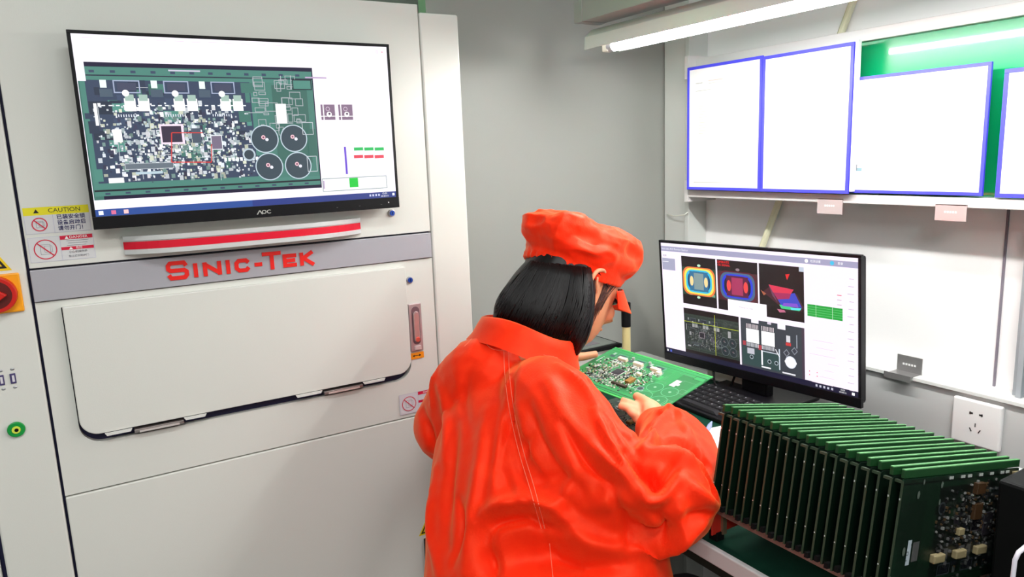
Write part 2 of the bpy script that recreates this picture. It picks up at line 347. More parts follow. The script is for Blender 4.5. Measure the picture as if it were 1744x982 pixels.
def tri(F, x, y, s_):
    F.poly([(x-s_/2, y), (x+s_/2, y), (x, y+s_*.87)], rgb(240, 205, 20)); i = s_*.78; yy = y+s_*.065
    F.poly([(x-i/2, yy), (x+i/2, yy), (x, yy+i*.87)], black_c); i = s_*.56; yy = y+s_*.13; F.poly([(x-i/2, yy), (x+i/2, yy), (x, yy+i*.87)], rgb(240, 205, 20))
    F.poly([(x-.1*s_*.3, yy+.08*s_), (x+.14*s_*.4, yy+.24*s_), (x-.02*s_, yy+.22*s_), (x+.02*s_, yy+.40*s_), (x-.08*s_, yy+.2*s_), (x, yy+.2*s_)], black_c)
warn('hazard_triangle', lambda F: tri(F, -.115, 1.3975, .056), 'yellow triangle above the rotary switch'); warn('hazard_triangle', lambda F: tri(F, .612, .713, .05), 'yellow triangle low on the machine')
# rotary main switch
sw = obj('rotary_switch', MB().box((-.142, YM-0.006, 1.3290), (-.0785, YM+0.002, 1.3925)), mat('switch_yellow', rgb(250, 165, 10), 0.4), mc, bevel=0.002, label='orange square rotary main switch with red dial')
dx, dz = -.1135, 1.3610
obj('switch_dial', MB().tube([(dx, YM-0.006, dz), (dx, YM-0.018, dz)], [0.0300, 0.0285], 36), mat('switch_red', rgb(205, 25, 15), 0.35), sw, bevel=0.001)
obj('dial_face', MB().tube([(dx, YM-0.018, dz), (dx, YM-0.0185, dz)], 0.0225, 36), mat('dial_dark', rgb(95, 15, 10), 0.4), sw)
obj('dial_grip', MB().prism([(dx-.02, dz-.007), (dx+.006, dz-.007), (dx+.016, dz), (dx+.006, dz+.007), (dx-.02, dz+.007)], .012, faceY(YM-0.018)), mat('switch_red', (0, 0, 0)), sw, bevel=0.001)
# usb sockets and e-stop like green button
for x in (-.1255, -.1095):
    us = obj('usb_socket', MB().box((x-.004, YM-0.002, 1.2105), (x+.004, YM, 1.2275)), mat('usb_rim', rgb(70, 60, 110), 0.4), mc, bevel=0.0005)
    obj('usb_tongue', MB().box((x-.0012, YM-0.0026, 1.2135), (x+.0022, YM-0.0018, 1.2245)), mat('usb_tongue', rgb(225, 222, 228), 0.4), us)
    for z in (1.2345, 1.2035): obj('screw', MB().ell((x+.001, YM, z), ((.0032, 0, 0), (0, .0012, 0), (0, 0, .0022)), 12, 6), metal, mc, smooth=True)
gb = obj('green_button', MB().tube([(-.1165, YM, 1.1325), (-.1165, YM-0.005, 1.1325)], 0.0128, 32), mat('button_green', rgb(5, 150, 60), 0.35), mc, bevel=0.0012, label='green ring button with yellow centre')
obj('button_centre', MB().tube([(-.1165, YM-0.005, 1.1325), (-.1165, YM-0.0062, 1.1325)], 0.0062, 24), mat('button_yellow', rgb(225, 235, 80), 0.35), gb)
obj('button_keyhole', MB().tube([(-.1160, YM-0.0062, 1.1322), (-.1160, YM-0.0068, 1.1322)], 0.0030, 16), blackm, gb)
# lower lock partly hidden by the person
obj('door_grip', MB().box((.597, YM-.012, .63), (.617, YM, .705)), black, mc, bevel=.003); 
# signal tower on top
st = thing('signal_tower', 'slim signal lamp with green segment on top of the white machine', 'signal lamp', (.43, 1.62, 1.846))
obj('pole', MB().tube([(.43, 1.62, 1.835), (.43, 1.62, 1.95)], 0.012, 16), metal, st)
obj('green_segment', MB().tube([(.43, 1.62, 1.95), (.43, 1.62, 2.02)], 0.028, 24), mat('green_signal', rgb(60, 255, 110), 0.4, emit=6), st, bevel=.002)
l = bpy.data.lights.new('signal_glow', 'POINT'); l.energy = 0.7; l.color = (0.25, 1, 0.35); l.shadow_soft_size = 0.03
lo = bpy.data.objects.new('signal_glow', l); COL.objects.link(lo); lo.parent = st; lo.location = (0.06, -0.02, 0.14)

# ------------------------------------------------------------------ circuit board artwork
def pcb_art(F, x0, y0, w_, h_, seed, bright=1.0, green=(70, 120, 110), silk=(225, 232, 240), dark=(45, 55, 75), dens=1.0, rot=False, caps=True):
    rnd = random.Random(seed)
    def c(t, k=1.0): return rgb(*[max(0, min(255, v*bright*k)) for v in t])
    def T(u, v): 
        if rot: u, v = 1-u, 1-v
        return x0+u*w_, y0+v*h_
    def R(u0, v0, u1, v1, col):
        a = T(u0, v0); b = T(u1, v1); F.rect(min(a[0], b[0]), min(a[1], b[1]), max(a[0], b[0]), max(a[1], b[1]), col)
    def FR(u0, v0, u1, v1, t, col):
        a = T(u0, v0); b = T(u1, v1); F.frame(min(a[0], b[0]), min(a[1], b[1]), max(a[0], b[0]), max(a[1], b[1]), t, col)
    t = 0.0013*w_/0.26
    R(0, 0, 1, 1, c(green)); R(0, .035, 1, .05, c(dark, .5)); R(0, .93, 1, .94, c(dark, .8))
    R(.02, .10, .70, .90, c(dark, 1.15)); 
    for k in range(60):          # copper areas
        u, v = rnd.uniform(.0, .9), rnd.uniform(.08, .85); R(u, v, u+rnd.uniform(.02, .09), v+rnd.uniform(.02, .1), c(green, rnd.uniform(.7, 1.15)) if rnd.random() < .55 else c(dark, rnd.uniform(.8, 1.4)))
    R(.72, .08, 1, .90, c(green, .95)); R(.80, .2, .97, .88, c(green, .8))
    for k in range(12): u = .04+.08*k; R(u, .955, u+.02, .975, c(dark, 1.2)); R(u, .01, u+.02, .025, c(dark, 1.2))
    # component field
    for k in range(int(520*dens)):
        u = rnd.gauss(.36, .19); v = rnd.gauss(.40, .2)
        if not (.03 < u < .68 and .09 < v < .72): continue
        s_ = rnd.choice([.006, .008, .012, .016]); s2 = s_*rnd.uniform(.8, 1.9)
        R(u, v, u+s_, v+s2*w_/h_*.8, c(rnd.choice([silk, silk, (245, 245, 250), (170, 185, 190), (120, 150, 145), (60, 60, 85), (205, 210, 190)]), rnd.uniform(.75, 1)))
    for k in range(int(16*dens)):
        u = rnd.uniform(.70, .92); v = rnd.uniform(.42, .9); FR(u, v, u+rnd.uniform(.015, .06), v+rnd.uniform(.02, .09), t*.6, c(silk, .7))
    for k in range(26): 
        u = rnd.uniform(.05, .95); v = rnd.uniform(.08, .9); a = T(u, v); b = T(u+rnd.uniform(-.12, .12), v) if rnd.random() < .5 else T(u, v+rnd.uniform(-.15, .15)); F.line(*a, *b, t*.6, c(silk, .75))
    # the three power sections along the upper edge
    for k, u in enumerate((.17, .37, .57)):
        FR(u-.045, .80, u+.06, .90, t, c((150, 160, 185))); R(u-.03, .82, u+.045, .88, c((62, 66, 88)))
        for du in (0, .055): R(u-.01+du, .66, u+.035+du, .76, c((250, 250, 250))); R(u-.005+du, .74, u+.03+du, .79, c((150, 175, 165)))
        a = T(u, .80); F.disc(*a, .014*w_, c((245, 245, 250)))
        R(u-.10, .77, u-.05, .83, c((70, 85, 100))); R(u-.095, .84, u-.07, .90, c((215, 230, 225))) 
        for q in range(9): R(u+.005*q*2-.05, .615, u+.005*q*2-.046, .635, c((210, 215, 225)))
    a0 = T(.13, .70); 
    for k in range(22): R(.07+.028*k, .700, .085+.028*k, .708, c(silk))
    R(.04, .55, .052, .72, c((240, 240, 248))); R(.10, .42, .135, .52, c((245, 245, 250)))
    # connector strips
    R(.13, .20, .33, .25, c((95, 105, 115))); FR(.13, .20, .33, .25, t*.5, c(silk, .8)); R(.17, .16, .28, .18, c((170, 190, 200)))
    R(.06, .10, .12, .14, c((240, 240, 245))); 
    for k in range(9): R(.55+.018*k, .24, .562+.018*k, .27, c(silk))
    # chips
    R(.288, .395, .388, .555, c((225, 205, 220))); R(.295, .41, .378, .54, c((52, 42, 62)))
    R(.42, .40, .46, .52, c((70, 80, 95))); R(.50, .34, .55, .46, c((110, 100, 120))); FR(.50, .34, .55, .46, t*.6, c(silk))
    R(.81, .55, .86, .72, c((250, 250, 252)))
    R(.90, .84, .995, .93, c(green, 1.05)); FR(.90, .84, .995, .93, t, c(dark, .6))
    # capacitor footprints
    for (u, v) in () if not caps else ((.745, .42), (.885, .42), (.755, .18), (.895, .18)):
        lit = green[1] > 125
        a = T(u, v); F.disc(*a, .064*w_, c((52, 150, 88)) if lit else c((52, 66, 76)), 32); F.ring(*a, .066*w_, .0013*w_/.26, c((130, 215, 165)) if lit else c((175, 190, 200)), 36)
        if lit: F.disc(a[0], a[1], .012*w_, c((190, 225, 195)), 10); continue
        F.disc(a[0]-.006*w_, a[1]+.008*w_, .010*w_, c((225, 180, 190)), 12); F.disc(a[0]-.006*w_, a[1]+.008*w_, .005*w_, c((120, 70, 90)), 10); F.disc(a[0]+.010*w_, a[1]-.003*w_, .008*w_, c((215, 215, 225)), 12)
    a = T(.665, .29); F.disc(*a, .028*w_, c((50, 62, 72)), 20); F.ring(*a, .03*w_, .002*w_/.26, c((170, 185, 195)))
    for k in range(14): R(.60+.003*(k % 2), .15+.045*k, .606+.003*(k % 2), .17+.045*k, c(silk))
    R(.955, .25, .995, .5, c(green, .8)); FR(.94, .12, .99, .26, t*.6, c(silk, .8)); FR(.93, .45, .985, .56, t*.6, c(silk, .8))

def monitor(root, M, W, H, chin, side, depth):
    # outer shell in local x 0..W, y 0..H, z = front 0
    obj('rear_shell', MB().box((0.004, 0.004, -depth), (W-0.004, H-0.004, -0.006), M), black, root, bevel=0.006)
    obj('bezel', MB().box((0, 0, -0.008), (W, chin, 0.0015), M).box((0, H-side, -0.008), (W, H, 0.001), M).box((0, chin, -0.008), (side, H-side, 0.001), M).box((W-side, chin, -0.008), (W, H-side, 0.001), M), black, root, bevel=0.0006)
    obj('screen_panel', MB().box((side, chin, -0.007), (W-side, H-side, -0.0006), M), black, root)
screen_m = mat('lit_screen', (0, 0, 0), 0.35, emit_attr=1.15)

# ------------------------------------------------------------------ monitor on the machine
P = [pl(112, 50, 1, 1.389), pl(662, 75, 1, 1.389), pl(662, 355, 1, 1.389), pl(160, 390, 1, 1.389)]
x0, x1 = 0.0350, 0.5745; z0, z1 = 2*0, 0
x0 = P[0].x; x1 = P[1].x; z1 = P[0].z; z0 = (P[3].z+P[2].z)/2
m1 = thing('monitor', 'black widescreen monitor mounted on the machine front showing a green circuit board', 'monitor', ((x0+x1)/2, 1.40, z0))
M1 = frameM((x0, 1.389, z0), (1, 0, 0), (0, 0, 1), (0, -1, 0))
monitor(m1, M1, x1-x0, z1-z0, 0.021, 0.0055, 0.022)
obj('wall_bracket', MB().box((x0+.2, 1.409, z0+.1), (x1-.2, 1.431, z1-.1)), blackm, m1)
F = Flat(M1, 0.0000012)
def q1(px, py): 
    p = pl(px, py, 1, 1.389); return p.x-x0, p.z-z0
W1, H1 = x1-x0, z1-z0
F.rect(.0055, .0285, W1-.0055, H1-.0055, rgb(250, 244, 255)); F.rect(.0055, .021, W1-.0055, .0325, rgb(40, 75, 150))
F.rect(.0055+.25, .021, W1-.0055, .0325, rgb(38, 55, 130))
a = q1(143, 105); b = q1(541, 322); a2 = q1(530, 113); c4 = q1(165, 341)
bx0, bx1 = a[0]-.001, a2[0]+.001; by0, by1 = c4[1], a[1]
F.rect(bx0, by0, bx1, by1, rgb(22, 12, 50))
bxl = .0105
F.rect(bxl-.004, by0, bx0+.003, by1-.028, rgb(60, 110, 100))
pcb_art(F, bxl-.002, by0+.006, bx1-bxl, by1-by0-.013, 5, 1.08, dens=2.6)
F.rect(bxl-.004, by1-.03, bx0, by1, rgb(250, 244, 255))
F.rect(bxl+.13, by1-.012, bxl+.18, by1-.0095, rgb(205, 200, 220)); F.rect(bxl+.36, by1-.019, bxl+.40, by1-.0165, rgb(185, 160, 195))
ux0, uy = q1(258, 227); ux1, uy2 = q1(292, 258)
for (p_, q_) in (((292, 226), (345, 226)), ((292, 276), (360, 276)), ((292, 226), (292, 276)), ((360, 245), (360, 276))):
    A = q1(*p_); B = q1(*q_); F.line(*A, *B, .0016, rgb(215, 60, 55))
for (px, py, s_) in ((545, 177, 0), (575, 177, 1)):
    A = q1(px, py+1); B = q1(px+26, py+27); F.rect(A[0], B[1], B[0], A[1], rgb(130, 105, 130)); mx_, my_ = (A[0]+B[0])/2, (A[1]+B[1])/2
    F.rect(A[0]+.004, B[1], A[0]+.006, A[1], WHITE); F.disc(mx_+.002, my_-.004, .005, WHITE, 14); F.disc(mx_+.0025, my_-.003, .0022, rgb(90, 60, 90), 10); F.ring(mx_, my_+.006, .004, .001, rgb(210, 190, 210)); F.rect(A[0], B[1]+.006, B[0], B[1]+.0075, WHITE)
A = q1(585, 250); B = q1(592, 296); F.rect(A[0], B[1], B[0], A[1], rgb(105, 70, 205))
for yy, cc in ((251, (10, 185, 85)), (264, (225, 60, 80))):
    for k in range(3): A = q1(602+17.6*k, yy); B = q1(618+17.6*k, yy+5); F.rect(A[0], B[1], B[0], A[1], rgb(*cc))
A = q1(548, 304); B = q1(659, 320); F.frame(A[0], B[1], B[0], A[1], .0012, rgb(120, 150, 140)); 
A = q1(594, 303); B = q1(610, 318); F.rect(A[0], B[1], B[0], A[1], rgb(20, 200, 60)); A = q1(549, 304); F.rect(A[0], B[1], A[0]+.003, B[1]+.015, rgb(190, 170, 200))
A = q1(613, 318); F.rect(A[0]-.0015, A[1]-.001, A[0]+.0015, A[1]+.016, rgb(250, 244, 255))
F.text('×', W1-.016, H1-.016, .008, rgb(220, 60, 90)); F.text('— □', W1-.030, H1-.016, .006, rgb(200, 170, 190))
for k in range(14): F.rect(.02+.027*k, H1-.0115, .035+.027*k, H1-.0108, rgb(225, 205, 220))
for k, cc in enumerate(((235, 240, 255), (220, 110, 150), (250, 200, 200))): F.rect(.010+.0185*k, .0235, .017+.0185*k, .0300, rgb(*cc))
F.text('15:01', W1-.030, .0295, .0050, WHITE); F.text('2018/5/15', W1-.030, .0245, .0040, WHITE); F.rect(W1-.014, .0245, W1-.0095, .0295, WHITE)
for k in range(4): F.rect(W1-.062+.006*k, .0252, W1-.0585+.006*k, .0292, rgb(200, 205, 235))
obj('screen_picture', F.mb, screen_m, m1, label='lit screen showing a green circuit board', fixn=False)
lg = Flat(frameM((x0, 1.3873, z0), (1, 0, 0), (0, 0, 1), (0, -1, 0))); lg.text('OC', .278, .0095, .0095, rgb(190, 190, 185), 1.15, off=.0002)
lg.poly([(.2605, .0058), (.2627, .0058), (.2662, .0113), (.2675, .0132), (.2655, .0132)], rgb(190, 190, 185)); lg.poly([(.2662, .0113), (.2697, .0058), (.2719, .0058), (.2675, .0132)], rgb(190, 190, 185)); 
for k in range(3): lg.rect(.41+.045*k, .008, .413+.045*k, .0085, rgb(130, 130, 130))
lg.rect(.516, .010, .518, .0125, WHITE)
obj('logo', lg.mb, print_m, m1, fixn=False, label='pale grey logo on the lower bezel')['kind'] = 'stuff'

# ------------------------------------------------------------------ bench
bench_x0, DZ = 0.752, 0.97
bw = mat('bench_white', rgb(208, 208, 208), 0.45, noise_amt=0.02, nscale=5)
bn = thing('workbench', 'white workbench with aluminium edge along the right wall', 'workbench', (1.13, .6, FLOOR))
obj('bench_top', MB().box((bench_x0, -.6, DZ-.028), (1.395, 1.60, DZ-.002)), bw, bn, bevel=.002)
for y in (-.55, .52, 1.55):
    for x in (.80, 1.29): obj('leg', MB().box((x, y-.02, FLOOR), (x+.04, y+.02, DZ-.028)), mat('bench_leg', rgb(120, 118, 112), .5, .3), bn, bevel=.003)
obj('rear_board', MB().box((1.335, -.5, .45), (1.345, 1.53, DZ-.05)), mat('bench_back', rgb(92, 84, 74), .7), bn)
mt_ = boxo('anti_static_mat', (bench_x0+.008, -.55, DZ-.002), (1.347, 1.38, DZ), mat('mat_green', rgb(1, 48, 34), 0.8, spec=.15, noise_amt=.05, nscale=20)); tag(mt_, 'dark green anti-static mat covering the workbench top', 'mat')

# ------------------------------------------------------------------ desk monitor
rv = Vector((-0.016, -0.055, 0.057)); R2 = Matrix.Rotation(rv.length, 4, rv.normalized())
C2 = Vector((1.303, 1.126, 1.170)); W2, H2 = .54, .316
M2 = Matrix.Translation(C2) @ R2 @ faceX(0) @ Matrix.Translation((-W2/2, -H2/2, 0))
m2 = thing('monitor', 'black monitor standing on the workbench in front of the seated person', 'monitor', (1.36, 1.126, DZ))
monitor(m2, M2, W2, H2, 0.021, 0.0065, 0.028)
obj('stand_neck', MB().box((1.327, 1.09, DZ+.006), (1.352, 1.165, 1.2)), black, m2, bevel=.004)
obj('stand_base', MB().prism(rrect(-.11, -.10, .11, .09, .04, 6), .008, frameM((1.345, 1.125, DZ+.001), (0, 1, 0), (-1, 0, 0), (0, 0, 1))), black, m2, bevel=.002)
F = Flat(M2, 0.0000012)
Minv = M2.inverted(); N2 = (M2.to_3x3() @ Vector((0, 0, 1)))
def q2(cx, cy):           # from the enlarged detail view of this screen to its own plane
    px, py = 1100+cx/3.168, 390+cy/3.168; d = ray(px, py); o = M2.translation
    p = Minv @ (CAM + d*((o-CAM).dot(N2)/d.dot(N2))); return p.x, p.y
def R_(a, b, col): A = q2(*a); B = q2(*b); F.rect(min(A[0], B[0]), min(A[1], B[1]), max(A[0], B[0]), max(A[1], B[1]), col); return min(A[0], B[0]), min(A[1], B[1]), max(A[0], B[0]), max(A[1], B[1])
sW = W2-.0065
F.rect(.0065, .0215, sW, H2-.0065, rgb(246, 236, 250)); F.rect(.0065, .0215, sW, .034, rgb(25, 22, 50)); F.rect(.0065, H2-.027, sW, H2-.0145, rgb(160, 158, 188))
F.text('Sinic-tek AOI Review Station', .052, H2-.0207, .0075, rgb(235, 235, 245)); F.disc(.42, H2-.0207, .004, WHITE); F.text('检测设置', .441, H2-.0207, .006, WHITE); F.disc(.478, H2-.0207, .0045, rgb(60, 190, 230)); F.text('登录', .496, H2-.0207, .006, WHITE)
F.rect(.0085, H2-.075, .052, H2-.045, rgb(165, 165, 190)); F.rect(.010, H2-.055, .030, H2-.053, rgb(235, 235, 240)); F.text('结果', .018, H2-.039, .006, rgb(120, 120, 130))
BL = rgb(20, 4, 12)
x_a = q2(190, 145); x_b = q2(388, 425)
rowt = .0485; colx = [(.0505+.0, .163), (.166, .288), (.291, .412)]
a = q2(190, 143)[0]; b = q2(380, 300)[0]; c = q2(388, 300)[0]; d = q2(604, 300)[0]; e = q2(612, 300)[0]; f_ = q2(853, 300)[0]
ty = q2(190, 143)[1]; by = q2(205, 398)[1]; ty2 = q2(205, 422)[1]; by2 = q2(217, 660)[1]; c2 = q2(505, 600)[0]; c3 = q2(516, 600)[0]; a_2 = a
F.rect(a, by, b, ty, BL); F.rect(c, by, d, ty, BL); F.rect(e, by, f_, ty, BL)
def chipview(x0, x1, y0, y1, cols):
    w_, h_ = x1-x0, y1-y0; rnd = random.Random(int(x0*1e4))
    F.rect(x0, y0+.2*h_, x1, y0+.78*h_, rgb(*cols[0]))
    for k in range(26): u, v = rnd.uniform(0, .9), rnd.choice([rnd.uniform(.2, .3), rnd.uniform(.66, .74)]); F.rect(x0+u*w_, y0+v*h_, x0+(u+.09)*w_, y0+(v+.05)*h_, rgb(*rnd.choice(cols[1:3])))
    cx, cy = (x0+x1)/2, y0+.5*h_
    for r, cc in zip((.47, .43, .38, .33), cols[3:7]):
        F.poly(rrect(cx-r*w_, cy-r*.62*h_, cx+r*w_, cy+r*.62*h_, .17*h_, 6), rgb(*cc))
    F.rect(cx-.27*w_, cy-.2*h_, cx+.27*w_, cy+.2*h_, rgb(*cols[7])); 
    for s_ in (-1, 1): F.disc(cx+s_*.21*w_, cy, .055*w_, rgb(*cols[8]), 16, sy=2.1); F.disc(cx+s_*.02*w_, cy+s_*.33*h_, .05*w_, rgb(*cols[9]), 12, .6)
    F.rect(cx-.14*w_, cy-.17*h_, cx+.14*w_, cy+.17*h_, rgb(*cols[10]))
chipview(a, b, by, ty, [(40, 70, 55), (30, 60, 40), (110, 160, 130), (240, 120, 60), (235, 225, 90), (60, 190, 225), (20, 70, 110), (50, 110, 150), (245, 215, 150), (190, 230, 200), (130, 150, 150)])
chipview(c, d, by, ty, [(70, 30, 35), (50, 20, 30), (110, 90, 60), (90, 20, 40), (70, 100, 130), (40, 60, 215), (30, 15, 40), (90, 20, 60), (235, 70, 70), (140, 120, 130), (165, 45, 90)])
F.text('OPERATE', c+.018, ty-.006, .0075, rgb(225, 20, 30), 1.1, off=.0002); F.text('CK SIGNAL', c+.020, ty-.013, .0065, rgb(225, 20, 30), 1.1, off=.0002)
# height map view
hx, hy_ = e, by; hw, hh = f_-e, ty-by
def HP(pts, col): F.poly([(hx+p[0]*hw, hy_+p[1]*hh) for p in pts], rgb(*col))
HP([(.06, .46), (.2, .40), (.5, .22), (.95, .20), (.99, .28), (.85, .5), (.3, .62), (.2, .55)], (70, 25, 40)); HP([(.22, .62), (.78, .58), (.72, .50), (.32, .48)], (215, 50, 80)); HP([(.22, .62), (.32, .48), (.42, .30), (.30, .42)], (110, 60, 90))
HP([(.32, .48), (.72, .50), (.68, .40), (.42, .36)], (165, 40, 90)); HP([(.42, .36), (.68, .40), (.72, .50), (.80, .52), (.95, .27), (.5, .25)], (60, 70, 190)); HP([(.45, .27), (.92, .24), (.90, .20), (.5, .20)], (60, 200, 130)); HP([(.55, .31), (.85, .33), (.88, .26), (.52, .25)], (130, 80, 200)); HP([(.70, .24), (.94, .26), (.92, .22), (.72, .20)], (90, 220, 230))
HP([(.40, .18), (.56, .18), (.60, .14), (.46, .12)], (190, 100, 130)); HP([(.60, .84), (.70, .86), (.64, .74)], (225, 20, 30)); HP([(.03, .50), (.16, .44), (.10, .40)], (170, 90, 60))
F.rect(hx+.90*hw, hy_+.92*hh, hx+hw, hy_+hh, rgb(190, 200, 215))
# lower row
F.rect(a, by2, c2, ty2, BL); pcb_art(F, a, by2+.008, c2-a, ty2-by2-.022, 9, .62, green=(75, 95, 85), silk=(200, 205, 205), dark=(50, 58, 60), dens=1.0)
xx = q2(372, 480)[0]; yy = q2(300, 510)[1]; F.rect(xx-.0006, by2+.008, xx+.0006, ty2-.006, rgb(190, 200, 40)); F.rect(a, yy-.0006, c2, yy+.0006, rgb(190, 200, 40))
f2 = f_; gx = c3; gw = f2-c3; gy = by2; gh = ty2-by2
def G(u0, v0, u1, v1, col): F.rect(gx+u0*gw, gy+v0*gh, gx+u1*gw, gy+v1*gh, rgb(*col))
G(0, 0, 1, 1, (58, 62, 70)); G(.02, .04, .62, .40, (50, 72, 72))
for u in (.09, .34):
    G(u, .52, u+.21, .80, (250, 250, 250))
    for k in range(9): G(u+.005+k*.023, .81, u+.015+k*.023, .90, (225, 210, 215)); G(u+.005+k*.023, .43, u+.015+k*.023, .51, (225, 225, 230))
G(.03, .44, .08, .53, (170, 60, 70)); G(.29, .40, .34, .50, (170, 60, 70)); G(.10, .28, .22, .40, (190, 190, 200))
G(.33, .38, .62, .40, (190, 200, 210)); G(.61, .08, .63, .5, (190, 200, 210)); G(.33, .10, .355, .40, (240, 240, 245)); G(.33, .05, .48, .08, (240, 240, 245)); G(.96, 0, 1, 1, (70, 55, 70))
for (u, v, r) in ((.17, .22, .03), (.46, .2, .03), (.57, .2, .03)): F.ring(gx+u*gw, gy+v*gh, r*gw, .0012, rgb(185, 195, 205)); F.disc(gx+u*gw, gy+v*gh, r*.4*gw, rgb(20, 20, 30))
F.disc(gx+.79*gw, gy+.28*gh, .085*gw, rgb(215, 220, 230)); F.disc(gx+.79*gw, gy+.28*gh, .072*gw, rgb(252, 252, 252)); G(.70, .26, .72, .30, (240, 240, 240)); G(.86, .26, .88, .30, (240, 240, 240))
for (u, v) in ((.73, .45), (.85, .52)): F.poly([(gx+(u-.05)*gw, gy+v*gh), (gx+u*gw, gy+(v-.08)*gh), (gx+(u+.05)*gw, gy+v*gh), (gx+u*gw, gy+(v+.08)*gh)], rgb(130, 135, 145)); F.poly([(gx+(u-.035)*gw, gy+v*gh), (gx+u*gw, gy+(v-.055)*gh), (gx+(u+.035)*gw, gy+v*gh), (gx+u*gw, gy+(v+.055)*gh)], rgb(60, 62, 72))
G(.72, .60, .80, .66, (200, 60, 60)); G(.73, .67, .79, .80, (210, 210, 215)); G(.88, .58, .895, .84, (150, 155, 165)); G(.18, .93, .30, 1, (246, 240, 250)); G(.60, .90, .72, 1, (246, 240, 250)); G(.66, .03, .86, .06, (225, 225, 230)); G(.44, .955, .5, 1, (210, 200, 215)); F.line(gx+.56*gw, gy+.48*gh, gx+.62*gw, gy+.34*gh, .0022, rgb(235, 235, 240))
# pop-up and result table
A = q2(444, 376); B = q2(655, 495); F.rect(A[0], B[1], B[0], A[1], rgb(255, 250, 255)); F.text('Waiting for data ...', (A[0]+B[0])/2, (A[1]+B[1])/2+.004, .006, rgb(175, 165, 180))
A = q2(873, 402); B = q2(1064, 495)
ga = (A[0], q2(873, 466)[1]); F.rect(A[0], ga[1], B[0], A[1], rgb(30, 160, 60))
for k in range(1, 5): F.rect(A[0], ga[1]+(A[1]-ga[1])*k/5-.0003, B[0], ga[1]+(A[1]-ga[1])*k/5+.0003, rgb(120, 220, 140))
for u in (.25, .72): F.rect(A[0]+(B[0]-A[0])*u-.0004, ga[1], A[0]+(B[0]-A[0])*u+.0004, A[1], rgb(200, 235, 205))
rnd = random.Random(4)
for k in range(16):
    y = H2-.050-.0155*k; F.rect(sW-.018-.002*(k % 3), y, sW-.008, y+.0012, rgb(190, 180, 192))
    if k > 8: F.rect(A[0]+rnd.uniform(0, .05), y, A[0]+.055+rnd.uniform(0, .02), y+.001, rgb(220, 205, 216))
for k in range(3): F.rect(B[0]-.012, A[1]+.006+.010*k, B[0]-.002, A[1]+.008+.010*k, rgb(225, 120, 130) if k == 2 else rgb(205, 190, 200))
for k in range(4): F.rect(A[0]+.002+.018*(k % 2), .047+.008*(k//2), A[0]+.004+.018*(k % 2), .0495+.008*(k//2), rgb(230, 90, 100))
F.rect(.011, .025, .015, .030, WHITE); F.rect(.021, .0245, .027, .0305, rgb(80, 100, 200))
for k in range(5): F.rect(sW-.095+.009*k, .025, sW-.0905+.009*k, .030, rgb(190, 190, 205))
F.text('15:01', sW-.033, .0305, .005, WHITE); F.text('2018/5/15', sW-.033, .0255, .004, WHITE); F.rect(sW-.013, .0245, sW-.007, .0305, WHITE)
obj('screen_picture', F.mb, screen_m, m2, label='lit screen with six inspection views', fixn=False)
# monitor leads
cb = obj('monitor_cable', MB().tube([dep(1215, 628, 1.80), dep(1216, 648, 1.80), dep(1221, 660, 1.79), dep(1232, 669, 1.77), dep(1245, 676, 1.74)], .0028, 8), blackm, smooth=True)
tag(cb, 'black lead curving down below the desk monitor to the keyboard', 'cable')
cb = obj('monitor_cable', MB().tube([dep(1252, 638, 1.80), dep(1247, 652, 1.79), dep(1240, 664, 1.77), dep(1237, 675, 1.74)], .0028, 8), blackm, smooth=True)
tag(cb, 'short straight black lead beside the desk monitor neck', 'cable')
# ------------------------------------------------------------------ keyboard
o = boxo('bench_back_block', (1.352, 1.175, DZ-.001), (1.42, 1.30, 1.036), mat('box_white', rgb(222, 220, 214), .5), bevel=.004); tag(o, 'white block in place of the bench back, behind the keyboard', 'box')  # white block added in place of the bench's pale back
kb = thing('keyboard', 'black keyboard on the green mat under the desk monitor', 'keyboard', (1.21, 1.09, DZ+.0005))
kz = DZ+.0005
KM = frameM((1.272, 1.262, kz), (0, -1, 0), (1, 0, 0), (0, 0, 1)) @ Matrix.Rotation(math.radians(-2), 4, 'Z')
obj('keyboard_case', MB().add([KM @ Vector(p) for p in ((0, -.135, 0), (.43, -.135, 0), (.43, 0, 0), (0, 0, 0), (0, -.135, .010), (.43, -.135, .010), (.43, 0, .018), (0, 0, .018))], [(3, 2, 1, 0), (4, 5, 6, 7), (0, 1, 5, 4), (1, 2, 6, 5), (2, 3, 7, 6), (3, 0, 4, 7)]), black, kb, bevel=.003)
keym = mat('key_cap', rgb(24, 23, 27), .45); km = None
legend = Flat(Matrix.Identity(4)); lx = MB()
for r_ in range(6):
    for c_ in range(18):
        if r_ == 0 and 3 <= c_ <= 8: 
            if c_ > 3: continue
        u = .010+.0232*c_; v = -.126+.0202*r_
        hgt = .012+(.008)*(v+.135)/.135
        if km is None:
            mbk = MB(); mbk.loft([[(0, 0, 0), (.0205, 0, 0), (.0205, .0178, 0), (0, .0178, 0)], [(.002, .002, .006), (.0185, .002, .006), (.0185, .0165, .006), (.002, .0165, .006)]])
            km = mbk.mesh('key'); km.materials.append(keym)
        k_ = bpy.data.objects.new('key', km); COL.objects.link(k_); k_.parent = kb
        Mx = WM[kb].inverted() @ KM @ Matrix.Translation((u, v, hgt-.001))
        if r_ == 0 and c_ == 3: Mx = Mx @ Matrix.Diagonal((5.9, 1, 1, 1))
        k_.matrix_local = Mx
        if not (r_ == 0 and c_ == 3):
            q = KM @ Matrix.Translation((u, v, hgt+.0053)); s_ = .0016 if random.Random(r_*20+c_).random() < .6 else .0028
            lx.add([q @ Vector(p) for p in ((.005, .009, 0), (.005+s_, .009, 0), (.005+s_, .009+.003, 0), (.005, .012, 0))], [(0, 1, 2, 3)], rgb(225, 225, 230))
lg_ = obj('key_legends', lx, print_m, kb, fixn=False); lg_['kind'] = 'stuff'

